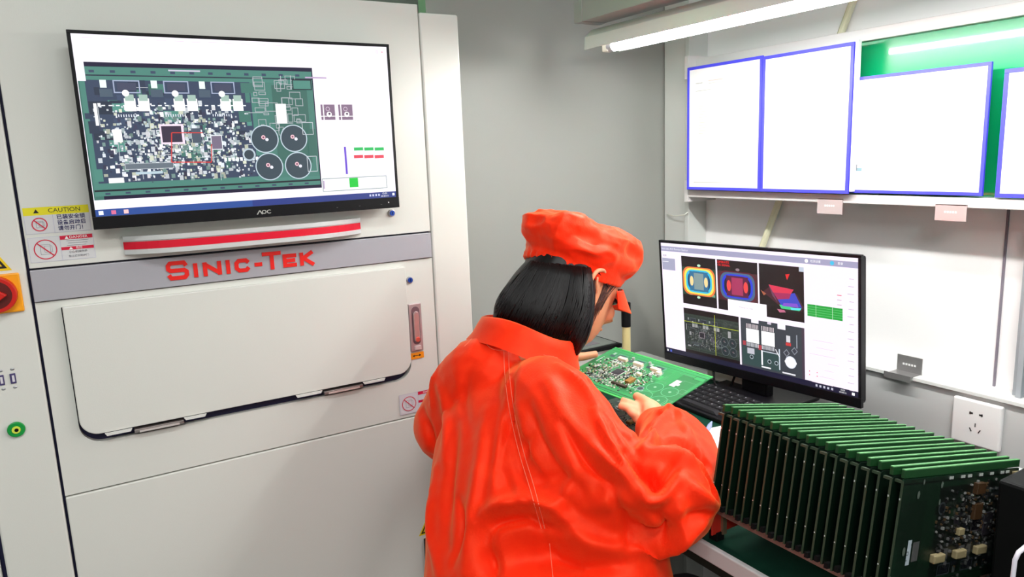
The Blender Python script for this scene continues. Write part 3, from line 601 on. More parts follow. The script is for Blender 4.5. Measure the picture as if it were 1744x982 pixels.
# ------------------------------------------------------------------ bench items: paper, pen, board under the hands
pm = mat('paper', rgb(244, 244, 246), .7)
pp = obj('paper_sheet', MB().box((-.105, -.148, 0), (.105, .148, .0008), Matrix.Translation((1.025, .905, DZ+.0004)) @ Matrix.Rotation(math.radians(-10), 4, 'Z')), pm)
tag(pp, 'white paper sheet on the mat between sleeve and rack', 'paper')
pen = thing('pen', 'pale blue pen lying beside the white paper sheet', 'pen', (1.05, 1.04, DZ+.001))
pa, pb = dep(1195, 752, 1.475), dep(1209, 724, 1.50)
obj('barrel', MB().tube([pa-(pb-pa)*3, pa, pb], [.005, .005, .0045], 12), mat('pen_blue', rgb(165, 175, 235), .4), pen, smooth=True)
obj('pen_tip', MB().tube([pb, pb+(pb-pa)*.25], [.0045, .0012], 12), mat('pen_blue', (0, 0, 0)), pen, smooth=True)

pcbg = mat('pcb_edge_green', rgb(60, 150, 75), .45)
pcbd = mat('pcb_solder_mask', rgb(24, 92, 44), .35, noise_amt=.15, nscale=80)
def board_parts(root, M, w_, h_, seed, bright, rot, comp_n, green, art=True, side=1):
    """one populated board: local x 0..w, y 0..h, z = component side"""
    th = .0016
    sub = obj('substrate', MB().box((0, 0, -th), (w_, h_, 0), M), mat('pcb_board', rgb(40, 135, 70), .4), root)
    if art:
        F = Flat(M, 0.0000006)
        pcb_art(F, 0, 0, w_, h_, seed, bright, green=green, silk=(190, 225, 200), dark=(int(green[0]*.75), int(green[1]*.8), int(green[2]*.8)), dens=.35, rot=rot)
        obj('printed_tracks', F.mb, mat('pcb_print', (1, 1, 1), .35, attr=True), root, fixn=False)
    rnd = random.Random(seed+1); mb = MB()
    def T(u, v): return ((1-u)*w_, (1-v)*h_) if rot else (u*w_, v*h_)
    for k in range(comp_n):
        u = rnd.gauss(.34, .17); v = rnd.gauss(.42, .2)
        if not (.03 < u < .66 and .09 < v < .72) or (.27 < u < .40 and .38 < v < .57): continue
        a, b = rnd.uniform(.0012, .0032), rnd.uniform(.0012, .004); x, y = T(u, v); hh = rnd.uniform(.0008, .0026)
        mb.box((x-a/2, y-b/2, 0), (x+a/2, y+b/2, hh), M, rgb(*[int(c*min(1, bright+.1)) for c in rnd.choice([(225, 225, 215), (205, 205, 200), (60, 55, 50), (30, 30, 32), (185, 160, 120), (240, 240, 235), (120, 125, 120)])]))
    o = obj('small_components', mb, mat('component_colours', (1, 1, 1), .4, attr=True), root); o['kind'] = 'stuff'
    def blk(name, u, v, a, b, hh, m_, z0=0, **kk):
        x, y = T(u, v); return obj(name, MB().box((x-a/2, y-b/2, z0), (x+a/2, y+b/2, z0+hh), M), m_, root, **kk)
    cm = mat('connector_cream', rgb(240, 232, 205), .5); dk = mat('chip_black', rgb(42, 38, 44), .3)
    for u in (.235, .40, .58): blk('connector', u, .765, .024, .0085, .007, cm, bevel=.0006)
    blk('processor_chip', .335, .475, .021, .021, .0016, dk, bevel=.0003)
    blk('transformer', .53, .36, .013, .020, .006, mat('amber_tape', rgb(150, 110, 50), .4), bevel=.0005)
    blk('socket', .50, .20, .040, .006, .005, mat('socket_dark', rgb(60, 44, 36), .4), bevel=.0004)
    blk('barcode_label', .845, .62, .017, .007, .0003, mat('label_white', rgb(250, 250, 250), .5))
    blk('connector', .52, .555, .011, .007, .006, cm, bevel=.0005); blk('connector', .635, .72, .010, .008, .006, cm, bevel=.0005)
    for (u, v) in ((.30, .86), (.47, .87), (.61, .60), (.66, .66), (.10, .30), (.24, .33)):
        x, y = T(u, v); obj('capacitor', MB().tube([M @ Vector((x, y, 0)), M @ Vector((x, y, .006))], .0032, 14), mat('cap_silver', rgb(205, 205, 205), .3, .5), root)
    return sub
# board lying on the bench under the held one
b2o = pl(1052, 712, 2, DZ+.004)
MB2 = Matrix.Translation((b2o.x-.06, b2o.y+.10, DZ+.0022)) @ Matrix.Rotation(math.radians(-85), 4, 'Z')
t_ = thing('circuit_board', 'circuit board lying on the mat beneath the held board', 'circuit board', MB2.translation)
board_parts(t_, MB2, .267, .155, 31, .55, False, 300, (95, 130, 110))

# ------------------------------------------------------------------ held board
A, B, C, D = Vector((1.019, 1.262, 1.112)), Vector((1.050, .997, 1.101)), Vector((.899, .980, 1.070)), Vector((.868, 1.245, 1.081))
ex = (C-D).normalized(); ey = (A-D).normalized(); ez = ex.cross(ey)
MH = frameM(D, ex, ey, ez)
hb = thing('circuit_board', 'bright green circuit board held up in both hands', 'circuit board', tuple((A+C)/2))
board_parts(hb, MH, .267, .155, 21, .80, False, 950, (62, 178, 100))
obj('breakoff_rail', MB().box((0, -.0065, -.0016), (.267, -.0012, .0002), MH), mat('pcb_rail', rgb(70, 180, 90), .35), hb)
obj('breakoff_rail', MB().box((0, .1562, -.0016), (.267, .1605, .0002), MH), mat('pcb_rail', (0, 0, 0)), hb)

# ------------------------------------------------------------------ rack of boards
rotR = None
e_ = Vector((.979, -.011, -.201)).normalized(); v_ = Vector((.201, .028, .979)); v_ = (v_-e_*v_.dot(e_)).normalized(); n_ = e_.cross(v_)   # n_ towards the camera (-y)
Wb, Hb = .267, .150
ordn = ['rearmost', 'second from the rear', 'third from the rear', 'fourth from the rear', 'fifth from the rear', 'sixth from the rear', 'seventh from the rear', 'eighth from the rear', 'ninth from the rear', 'tenth from the rear']
ordf = ['front', 'second from the front', 'third from the front', 'fourth from the front', 'fifth from the front', 'sixth from the front', 'seventh from the front', 'eighth from the front', 'ninth from the front', 'tenth from the front']
railm = mat('rack_rail_shaded_green', rgb(22, 62, 30), .4, spec=.3); edgem = mat('board_edge', rgb(48, 62, 44), .5); facem = mat('board_face_shaded', rgb(4, 22, 12), .5, spec=.2, noise_amt=.3, nscale=60)  # shade in the rack is put into the rail, edge and face greens
protos = None
G_ = 'circuit boards standing upright in the rack'
for k in range(10):
    for s_ in (0, 1):
        TLp = Vector((.785, .702, 1.180)) + Vector((-.0008, -.02878, 0))*k
        if s_: TLp = TLp + Vector((-.0050, .0108, .0016))
        idx = 2*k + (1-s_)      # 0 = rearmost
        last = (k == 9 and s_ == 0)
        nm = ordn[idx] if idx < 10 else ordf[19-idx]
        lab = ('populated green circuit board at the very front of the rack' if last else 'shade-darkened green circuit board standing in the rack, ' + nm)
        O = TLp - v_*Hb
        Mb = frameM(O, e_, v_, n_)
        t = thing('circuit_board', lab, 'circuit board', tuple(O), group=G_)
        if last:
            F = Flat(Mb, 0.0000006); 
            obj('substrate', MB().box((.0, 0, -.0024), (Wb, Hb-.0105, 0), Mb), mat('front_board', rgb(12, 50, 30), .35), t)  # front board, its print and parts dimmed: shade put into their colours
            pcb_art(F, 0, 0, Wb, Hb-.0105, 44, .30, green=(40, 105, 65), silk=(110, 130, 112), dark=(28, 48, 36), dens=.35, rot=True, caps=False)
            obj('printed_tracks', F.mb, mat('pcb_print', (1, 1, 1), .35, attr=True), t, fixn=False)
            rnd = random.Random(3); mb = MB()
            for q in range(420):
                u = rnd.gauss(.64, .17); v = rnd.gauss(.55, .22)
                if not (.3 < u < .98 and .04 < v < .93): continue
                a, b = rnd.uniform(.0012, .004), rnd.uniform(.0012, .004); x, y = u*Wb, v*(Hb-.0105)
                mb.box((x-a/2, y-b/2, 0), (x+a/2, y+b/2, rnd.uniform(.001, .003)), Mb, rgb(*rnd.choice([(120, 120, 118), (60, 62, 60), (24, 22, 22), (70, 54, 35), (40, 40, 40), (85, 85, 85), (20, 20, 22)])))
            o = obj('small_components', mb, mat('component_colours', (1, 1, 1), .4, attr=True), t); o['kind'] = 'stuff'
            def blk(name, u, v, a, b, hh, m_, **kk): return obj(name, MB().box((u*Wb-a/2, v*Hb-b/2, 0), (u*Wb+a/2, v*Hb+b/2, hh), Mb), m_, t, **kk)
            cm = mat('connector_cream_shaded', rgb(135, 122, 90), .6)  # cream connectors with the shade put into the colour
            for u in (.335, .52, .705): blk('connector', u, .26, .024, .0105, .007, cm, bevel=.0015)
            blk('connector', .50, .45, .013, .0085, .006, cm, bevel=.001); blk('connector', .96, .885, .014, .007, .005, cm, bevel=.001)
            blk('barcode_label', .115, .34, .0075, .030, .0003, mat('label_white_shaded', rgb(165, 175, 185), .5))  # white label greyed, shade included in the colour
            blk('processor_chip', .76, .47, .022, .030, .0018, mat('chip_black', (0, 0, 0)), bevel=.0003)
            blk('transformer', .62, .80, .020, .014, .006, mat('amber_shaded', rgb(60, 40, 22), .4), bevel=.0005); blk('transformer', .63, .60, .018, .020, .005, mat('amber_shaded', (0, 0, 0)), bevel=.0005)  # amber parts darkened to carry the shade
            mb = MB(); rnd = random.Random(8)
            for u0_ in (.36, .46, .52, .62, .72, .82, .87): 
                for q in range(3): u = u0_+.012*q; mb.box((u*Wb, Hb-.0155, 0), (u*Wb+.0012, Hb-.0120, .0012), Mb)
            obj('solder_pins', mb, mat('solder', rgb(225, 230, 225), .3, .5), t)['kind'] = 'stuff'
            for (u, v, r_) in ((.12, .80, .0045), (.30, .86, .004), (.07, .36, .005), (.15, .90, .003), (.30, .72, .0035)): 
                F2 = Flat(Mb, .00001); F2.z = .0012; F2.disc(u*Wb, v*Hb, r_*.6, rgb(80, 90, 82), 12, 1.8); obj('solder_pad', F2.mb, print_m, t, fixn=False)
        elif protos is None:
            sub = MB(); notch = .004
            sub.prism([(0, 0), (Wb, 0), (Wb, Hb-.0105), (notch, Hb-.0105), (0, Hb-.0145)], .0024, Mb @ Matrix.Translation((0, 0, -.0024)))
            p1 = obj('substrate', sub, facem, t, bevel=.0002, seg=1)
        if not last and protos is None or last:
            rl = obj('breakoff_rail', MB().box((-.0005, Hb-.0092, -.0042), (Wb, Hb, 0), Mb), railm, t, bevel=.0003, seg=1)
            te = obj('top_edge', MB().box((-.0004, Hb, -.0042), (Wb, Hb+.0010, 0), Mb), mat('edge_lamplit_green', rgb(78, 138, 82), .5), t)  # paler board core plus lamp light from above, painted as a lighter green
            ed = obj('board_edge', MB().box((-.0006, 0, -.0026), (.0002, Hb-.013, .0001), Mb).box((-.0007, Hb-.0155, -.0105), (.004, Hb-.0125, -.0003), Mb), edgem, t)
            ft = obj('corner_foot', MB().box((-.006, .002, -.008), (.004, .009, -.003), Mb), blackm, t)
            pins = MB(); rnd = random.Random(2)
            for q in range(3): vv = rnd.uniform(.2, .8)*Hb; pins.box((-.0009, vv, -.0024), (.0004, vv+.0015, -.001), Mb)
            pn_ = obj('solder_pins', pins, mat('solder', rgb(225, 230, 225), .3, .5), t)
            pn_['kind'] = 'stuff'
            if not last: protos = (t, [p1, rl, te, ed, ft, pn_], Mb)
        elif not last:
            for p_ in protos[1]:
                c_ = p_.copy(); COL.objects.link(c_); c_.parent = t
rk = thing('board_rack', 'low rack with red end plate and pinkish rails holding upright boards', 'rack', (.9, .57, DZ))
rmat = mat('rack_rail_pink', rgb(150, 118, 108), .5); rred = mat('rack_red', rgb(190, 40, 28), .45)
def rk_pt(a, y, c): return Vector((.755, y, 1.034)) + e_*a + v_*c
Mr = frameM(Vector((.755, .698, 1.032)), e_, Vector((-.004, -1, 0)).normalized(), -e_.cross(Vector((.004, 1, 0))).normalized())
Mr = frameM(Vector((.757, .712, 1.0345)), e_, (0, -1, 0), e_.cross(Vector((0, -1, 0))))
sgn = 1 if (Mr.to_3x3() @ Vector((0, 0, 1))).z > 0 else -1
def rb(lo, hi): z0_, z1_ = sorted((lo[2]*sgn, hi[2]*sgn)); return MB().box((lo[0], lo[1], z0_), (hi[0], hi[1], z1_), Mr)
obj('rack_rail', rb((.012, -.006, -.016), (.034, .30, -.0045)), rmat, rk, bevel=.0008); obj('rack_rail', rb((.232, -.006, -.016), (.254, .30, -.0045)), rmat, rk, bevel=.0008)
obj('end_plate', MB().box((.759, .716, DZ+.012), (.785, .7185, 1.036)).box((.785, .716, DZ+.012), (1.02, .7185, DZ+.03)), rred, rk, bevel=.0008, label='red end plate')
obj('end_plate', MB().box((.76, .422, DZ+.012), (1.02, .4255, DZ+.03)), blackm, rk, bevel=.0008)
for x in (.775, .99):
    for y in (.722, .432): obj('foot', MB().box((x-.008, y-.008, DZ), (x+.008, y+.008, DZ+.014)), blackm, rk, bevel=.001)
obj('support_post', MB().box((.777, .7115, DZ+.010), (.785, .717, 1.03)), mat('post_steel', rgb(150, 130, 105), .4, .6), rk); obj('support_post', MB().box((.77, .426, DZ+.010), (.782, .433, 1.028)), rmat, rk)
bx = thing('equipment_case', 'black equipment case right of the board rack with a white wire handle', 'case', (1.16, .40, DZ))
obj('case_body', MB().box((.935, .30, DZ+.001), (1.25, .418, 1.136)), blackm, bx, bevel=.004)
obj('wire_handle', MB().tube([(.712, .30, DZ+.008), (.713, .30, 1.10), (.716, .30, 1.160), (.722, .30, 1.166), (.76, .30, 1.170), (1.05, .31, 1.10)], .0022, 8), mat('wire_white', rgb(215, 210, 222), .35), None, smooth=True)
o = bpy.data.objects['wire_handle']; tag(o, 'white bent wire holder in the bottom right corner', 'wire holder')
bx['label'] = 'black equipment case right of the board rack'

# ------------------------------------------------------------------ tray box, post
tb = thing('tray_box', 'white box with dark grey tray top behind the person', 'box', (1.05, 1.52, DZ))
tz = 1.06
obj('box_body', MB().box((.93, 1.45, DZ-.002), (1.18, 1.60, tz-.012)), mat('box_white', rgb(222, 220, 214), .5), tb, bevel=.003)
obj('tray_rim', MB().box((.92, 1.44, tz-.012), (1.19, 1.61, tz-.002)), blackm, tb, bevel=.001); obj('tray_top', MB().box((.935, 1.452, tz-.002), (1.18, 1.60, tz)), mat('tray_grey', rgb(110, 118, 112), .35), tb)
obj('tray_inlay', MB().box((.96, 1.47, tz), (1.14, 1.585, tz+.0008)), mat('tray_inlay', rgb(112, 105, 112), .4), tb)
ps = thing('post', 'cream upright post with black rubber grip behind the cap peak', 'post', (1.2145, 1.40, DZ))
pc = pl(1067, 590, 1, 1.40); pxm = pc.x; 
obj('tube', MB().tube([(pxm, 1.40, DZ), (pxm, 1.40, 1.13)], .0105, 20), mat('cream_tube', rgb(225, 210, 150), .4), ps, smooth=False)
obj('rubber_grip', MB().tube([(pxm-.0005, 1.40, 1.113), (pxm-.0005, 1.40, 1.175)], .0118, 20), blackm, ps, bevel=.001)
obj('base_cap', MB().tube([(pxm, 1.40, DZ), (pxm, 1.40, DZ+.006)], .016, 20), blackm, ps)
ps.location = (1.2145, 1.40, DZ)

# ------------------------------------------------------------------ document rack on the right wall
shelf_x = 1.455
rk2 = thing('wall_rack', 'white wall rack rail carrying the blue-framed document pockets', 'rack', (1.5, .9, 1.41))
rw = mat('rack_white', rgb(212, 210, 210), .4, .05)
obj('lower_rail', MB().box((shelf_x, .1, 1.4185), (1.515, 1.475, 1.438)), rw, rk2, bevel=.0015)
obj('upper_rail', MB().box((1.478, .1, 1.757), (1.515, 1.475, 1.782)), rw, rk2, bevel=.0015)
for y in (1.478, ): obj('end_bracket', MB().box((1.452, y-.006, 1.405), (1.56, y+.008, 1.463)), rw, rk2, bevel=.001); obj('end_bracket', MB().box((1.452, y-.006, 1.73), (1.56, y+.008, 1.79)), rw, rk2, bevel=.001)
for y in (.12, .735, 1.44): obj('standoff', MB().box((1.51, y-.01, 1.42), (1.56, y+.01, 1.436)), rw, rk2); obj('standoff', MB().box((1.51, y-.01, 1.76), (1.56, y+.01, 1.776)), rw, rk2)
nb = thing('notice_board', 'glossy green notice board behind the document pockets', 'notice board', (1.5, .6, 1.438))
obj('green_panel', MB().box((1.495, .1, 1.438), (1.503, 1.46, 1.757)), mat('green_gloss', rgb(0, 160, 100), .25, coat=1.0), nb)
blue = mat('blue_frame', rgb(70, 70, 225), .45)
def pocket(label, ya, yb, za, zb, x, fwid, marks, tilt=0.0, right=True, skew=0):
    t = thing('document_pocket', label, 'document', (x, (ya+yb)/2, za), group='blue-framed document pockets')
    Mx = Matrix.Translation((x, (ya+yb)/2, za)) @ Matrix.Rotation(tilt, 4, 'X') @ faceX(0)
    w_ = ya-yb; h_ = zb-za
    obj('backing', MB().box((-w_/2+.001, .001, -.004), (w_/2-.001, h_-.001, -.001), Mx), mat('pocket_back', rgb(235, 235, 238), .5), t)
    obj('paper_sheet', MB().box((-w_/2+fwid*.8, fwid*.8, -.001), (w_/2-fwid*.8, h_-fwid*.8, .0002), Mx), pm, t)
    for lo_, hi_ in (((-w_/2, 0), (w_/2, fwid)), ((-w_/2, h_-fwid), (w_/2, h_)), ((-w_/2, fwid), (-w_/2+fwid, h_-fwid)), ((w_/2-fwid, fwid), (w_/2, h_-fwid))):
        obj('frame_strip', MB().box((lo_[0], lo_[1], -.004), (hi_[0], hi_[1], .0015), Mx), blue, t, bevel=.0005)
    F = Flat(Mx, 0.000002); marks(F, w_, h_)
    if F.mb.v: obj('print', F.mb, print_m, t, fixn=False)['kind'] = 'stuff'
GR = rgb(205, 205, 200)
def mk1(F, w_, h_):
    rnd = random.Random(5)
    F.rect(-w_*.38, h_*.86, -w_*.28, h_*.867, rgb(190, 190, 188)); F.rect(-w_*.2, h_*.87, 0, h_*.877, rgb(215, 190, 185)); F.rect(-w_*.2, h_*.85, w_*.05, h_*.856, rgb(200, 200, 198)); F.rect(w_*.12, h_*.895, w_*.18, h_*.9, GR)
    F.rect(-w_*.38, h_*.80, -w_*.15, h_*.806, rgb(190, 190, 188))
    for k in range(12): F.rect(-w_*.33, h_*(.70-.022*k), -w_*(.33-rnd.uniform(.06, .12)), h_*(.705-.022*k), GR)
    for k in range(3): F.rect(-w_*.1, h_*(.72-.09*k), -w_*.04, h_*(.726-.09*k), GR)
    F.rect(-w_*.4, h_*.06, 0, h_*.065, GR)
def mk3(F, w_, h_):
    F.rect(-w_*.46, h_*.50, -w_*.34, h_*.56, rgb(205, 205, 215)); F.rect(-w_*.46, h_*.52, -w_*.42, h_*.54, rgb(120, 120, 150)); F.rect(-w_*.36, h_*.5, -w_*.34, h_*.56, rgb(160, 160, 170))
    F.rect(-w_*.47, h_*.18, -w_*.36, h_*.22, rgb(120, 150, 160)); F.rect(-w_*.46, h_*.20, -w_*.40, h_*.25, rgb(100, 110, 120)); F.rect(-w_*.42, h_*.16, -w_*.35, h_*.19, rgb(210, 215, 225)); F.rect(-w_*.47, h_*.66, -w_*.44, h_*.67, rgb(150, 150, 200)); F.rect(-w_*.47, h_*.40, -w_*.45, h_*.41, rgb(160, 160, 170))
pocket('leftmost blue-framed document pocket, with faint grey print', 1.462, 1.2175, 1.440, 1.757, 1.440, .0075, mk1)
pocket('blue-framed document pocket with blank white sheet, second from the left', 1.2165, .982, 1.440, 1.754, 1.440, .0075, lambda F, w_, h_: None)
pocket('wide blue-framed document pocket in front of the green board', 1.000, .716, 1.442, 1.682, 1.452, .0065, mk3, )
pocket('rightmost document pocket, cut off by the photo edge', .694, .44, 1.440, 1.666, 1.452, .0075, lambda F, w_, h_: None)
boxo('folder_edge', (1.441, .974, 1.445), (1.452, .9805, 1.757), pm, bpy.data.objects['document_pocket.001'])
clipm = mat('clip_steel', rgb(205, 190, 190), .35, .35)
def clip(label, ya, yb, z0_, z1_, x):
    t = thing('metal_clip', label, 'clip', (x, (ya+yb)/2, z0_), group='metal clips on the wall rails')
    obj('front_plate', MB().box((x-.002, yb, z0_), (x, ya, z1_)), clipm, t, bevel=.0004); obj('top_plate', MB().box((x-.002, yb, z1_-.002), (x+.03, ya, z1_)), clipm, t)
    Mx = faceX(x-.0022); F = Flat(Mx, .00001)
    for k in range(5): y = -ya+(ya-yb)*(.3+.085*k); F.rect(y, z0_+(z1_-z0_)*.48, y+(ya-yb)*.06, z0_+(z1_-z0_)*.60, rgb(245, 240, 240))
    obj('stamping', F.mb, print_m, t, fixn=False)
clip('bent metal clip under the wall rack, below the blank document', 1.066, 1.003, 1.3935, 1.4275, shelf_x-.001)
clip('bent metal clip under the wall rack, below the wide document', .801, .742, 1.3925, 1.4245, shelf_x-.001)
t = thing('metal_clip', 'U-shaped metal clip standing on the lower rail ledge', 'clip', (1.50, .87, 1.053), group='metal clips on the wall rails')
obj('rear_plate', MB().box((1.515, .842, 1.054), (1.517, .897, 1.090)), mat('clip_grey', rgb(150, 148, 148), .35, .5), t); obj('front_plate', MB().box((1.481, .846, 1.0425), (1.483, .905, 1.0560)), mat('clip_grey', (0, 0, 0)), t); obj('bottom_plate', MB().box((1.483, .846, 1.0535), (1.517, .897, 1.0550)), mat('clip_grey', (0, 0, 0)), t)
F = Flat(faceX(1.5148), .00001)
for k in range(5): F.rect(-.884+.0062*k, 1.069, -.8795+.0062*k, 1.0735, rgb(245, 245, 245))
obj('stamping', F.mb, print_m, t, fixn=False)
# leaning cream pole behind the rack
pa_, pb_ = pl(1300, 415, 0, 1.545), pl(1448, 15, 0, 1.545); dd = (pb_-pa_)
o = obj('leaning_pole', MB().tube([pa_-dd*.40, pb_+dd*.2], .0085, 12), mat('cream_pole', rgb(222, 220, 190), .5)); tag(o, 'cream pole leaning diagonally against the wall behind the rack', 'pole')
# wire around post
o = obj('cable_tie', MB().tube([(1.497, 1.60, 1.362), (1.486, 1.56, 1.360), (1.480, 1.515, 1.366), (1.486, 1.505, 1.374)], .0016, 8), mat('tie_white', rgb(222, 224, 214), .5), smooth=True); tag(o, 'thin white cable tie around the corner post', 'cable tie')
# socket
so = thing('wall_socket', 'white five-hole wall socket on the grey rail', 'socket', (1.495, .72, .945))
ya, yb = pl(1624, 673, 0, 1.49).y, pl(1708, 697, 0, 1.49).y; zt = pl(1624, 673, 0, 1.49).z
sp = obj('socket_plate', MB().box((1.488, yb, zt-(ya-yb)), (1.500, ya, zt)), mat('socket_white', rgb(240, 238, 238), .3), so, bevel=.004, seg=4)
sm_ = mat('socket_hole', rgb(30, 25, 28), .6); cy_, cz_ = (ya+yb)/2, zt-(ya-yb)/2; s_ = ya-yb
def slot(u, v, a, b, r_=0):
    Mx = Matrix.Translation((1.4878, cy_-u*s_, cz_+v*s_)) @ faceX(0) @ Matrix.Rotation(r_, 4, 'Z'); obj('socket_hole', MB().box((-a*s_/2, -b*s_/2, -.001), (a*s_/2, b*s_/2, .0006), Mx), sm_, so)
slot(-.10, .22, .07, .035); slot(.10, .22, .07, .035); slot(-.12, .22, .02, .06); slot(.12, .22, .02, .06)
slot(0, -.03, .018, .085); slot(-.09, -.15, .02, .085, .5); slot(.09, -.15, .02, .085, -.5)

# ------------------------------------------------------------------ lamp over the bench
lm = thing('tube_lamp', 'fluorescent tube lamp hanging above the workbench', 'lamp', (1.10, .9, 1.78))
LX = 1.10
hous = mat('lamp_housing', rgb(245, 245, 245), .3)
obj('housing', MB().loft([[(LX-.030, y, 1.822), (LX+.030, y, 1.822), (LX+.050, y, 1.805), (LX+.052, y, 1.778), (LX+.049, y, 1.778), (LX+.046, y, 1.803), (LX+.015, y, 1.810), (LX-.015, y, 1.810), (LX-.046, y, 1.803), (LX-.049, y, 1.778), (LX-.052, y, 1.778), (LX-.050, y, 1.805)] for y in (1.39, .10)]), hous, lm, bevel=.001)
obj('tube', MB().tube([(LX, 1.355, 1.783), (LX, .12, 1.783)], .0115, 20), mat('tube_glow', rgb(255, 255, 250), .4, emit=100), lm, smooth=True)
for y in (1.368, .11): obj('tube_holder', MB().box((LX-.011, y-.010, 1.772), (LX+.011, y+.010, 1.806)), mat('holder_cream', rgb(235, 235, 220), .4), lm, bevel=.003)
obj('tube_cap', MB().tube([(LX, 1.362, 1.783), (LX, 1.345, 1.783)], .0122, 20), metal, lm)
for k in range(3): obj('wire_lead', MB().tube([(LX-.01+.006*k, 1.392, 1.825), (LX-.015+.004*k, 1.425, 1.812-.006*k), (LX-.005*k, 1.392, 1.795)], .0013, 6), mat('wire_grey', rgb(170, 170, 172), .4), lm, smooth=True)
bm_ = thing('support_beam', 'grey sheet-metal beam above the tube lamp', 'beam', (1.02, 1, 1.85))
gb_ = mat('beam_grey', rgb(176, 172, 172), .4, .2)
Bx = 1.02; p0 = pl(978, 25, 0, Bx).y
obj('channel', MB().box((Bx, -.2, 1.833), (Bx+.066, p0-.030, 1.877)), gb_, bm_, bevel=.001); obj('end_cap', MB().box((Bx-.001, p0-.029, 1.832), (Bx+.067, p0, 1.878)), gb_, bm_, bevel=.001)
for y in (1.2, .1): obj('hanger', MB().tube([(Bx+.033, y, 1.876), (Bx+.035, y, 2.8)], .004, 8), metal, bm_)
# ------------------------------------------------------------------ person
Fd = Vector((.866, .5, 0)); Rg = Vector((.5, -.866, 0)); Z = Vector((0, 0, 1))
per = thing('person', 'person in orange-red work coat and cap, seated at the bench holding a board', 'person', (.54, .84, FLOOR))
def remesh(mb, vox, smooth_it, name):
    me = mb.mesh(name); o = bpy.data.objects.new(name, me); COL.objects.link(o)
    bm = bmesh.new(); bm.from_mesh(me); bmesh.ops.recalc_face_normals(bm, faces=bm.faces); bm.to_mesh(me); bm.free()
    r = o.modifiers.new('r', 'REMESH'); r.mode = 'VOXEL'; r.voxel_size = vox; r.use_smooth_shade = True
    if smooth_it: s_ = o.modifiers.new('s', 'SMOOTH'); s_.factor = .5; s_.iterations = smooth_it
    bpy.context.view_layer.update()
    out = bpy.data.meshes.new_from_object(o.evaluated_get(bpy.context.evaluated_depsgraph_get()))
    bpy.data.objects.remove(o); return out
def ring(c, a, b, X, Y, n=28, p=2.0, na=0):
    out = []
    for k in range(n):
        t = 2*math.pi*k/n; cx, sx = math.cos(t), math.sin(t)
        out.append(Vector(c) + X*a*math.copysign(abs(cx)**(2/p), cx) + Y*b*math.copysign(abs(sx)**(2/p), sx))
    return out
def spline(pts, n):
    pts = [Vector(p) for p in pts]; out = []
    P_ = [pts[0]*2-pts[1]] + pts + [pts[-1]*2-pts[-2]]
    for i in range(1, len(P_)-2):
        for k in range(n):
            t = k/n; a, b, c, d = P_[i-1], P_[i], P_[i+1], P_[i+2]
            out.append(.5*((2*b) + (c-a)*t + (2*a-5*b+4*c-d)*t*t + (3*b-a-3*c+d)*t**3))
    out.append(pts[-1]); return out
def stube(mb, pts, rs, n=6, seg=16):
    q = spline([(*p, ) for p in pts], n); r = spline([(v, 0, 0) for v in rs], n); mb.tube(q, [v.x for v in r], seg)
# coat volume
cm_ = MB()
rings = [(.50, .52, .81, .235, .20), (.60, .52, .81, .225, .19), (.70, .525, .815, .215, .178), (.80, .535, .83, .208, .165), (.90, .56, .868, .204, .15), (1.0, .592, .925, .200, .138), (1.07, .608, .960, .182, .125), (1.12, .625, .995, .152, .108), (1.16, .642, 1.03, .115, .09), (1.185, .655, 1.06, .085, .075)]
cm_.loft([ring((x, y, z), a, b, Rg, Fd) for z, x, y, a, b in rings])
shR, elR, fR, cuR = dep(938, 694, 1.19), dep(1128, 848, 1.09), dep(1150, 780, 1.20), dep(1104, 724, 1.325)
shL, elL, cuL = dep(822, 636, 1.30), dep(776, 724, 1.37), Vector((.80, 1.262, 1.065))
stube(cm_, [Vector((.64, 1.03, 1.15)), shR, dep(1016, 803, 1.12), elR], [.06, .078, .082, .082])
cm_.ell(elR, ((.082, 0, 0), (0, .082, 0), (0, 0, .078)))
stube(cm_, [elR, dep(1146, 815, 1.14), fR, dep(1140, 745, 1.27), cuR], [.078, .076, .070, .056, .034])
stube(cm_, [Vector((.63, 1.06, 1.15)), shL, elL], [.055, .068, .076]); cm_.ell(elL, ((.078, 0, 0), (0, .078, 0), (0, 0, .072)))
stube(cm_, [elL, (elL+cuL)/2, cuL], [.076, .066, .045])
# lap part of the coat
stube(cm_, [Vector((.56, .80, .78)), Vector((.66, .80, .79)), Vector((.74, .87, .76))], [.13, .11, .09])
coat = remesh(cm_, .0045, 9, 'coat')
def bvh_of(me): return BVHTree.FromPolygons([v.co.copy() for v in me.vertices], [tuple(p.vertices) for p in me.polygons])
bv = bvh_of(coat)
def onto(px, py):
    d = ray(px, py).normalized(); h_ = bv.ray_cast(CAM, d); return h_[0]
def onpath(pts, n=8):
    P_ = spline([(p[0], p[1], 0) for p in pts], n); out = [onto(p.x, p.y) for p in P_]; return [p for p in out if p is not None]
folds = []   # (points, width, depth) negative = crease
def fold(pts, wd, dp): 
    q = onpath(pts)
    if len(q) > 1: folds.append((np.array([tuple(p) for p in q]), wd, dp))
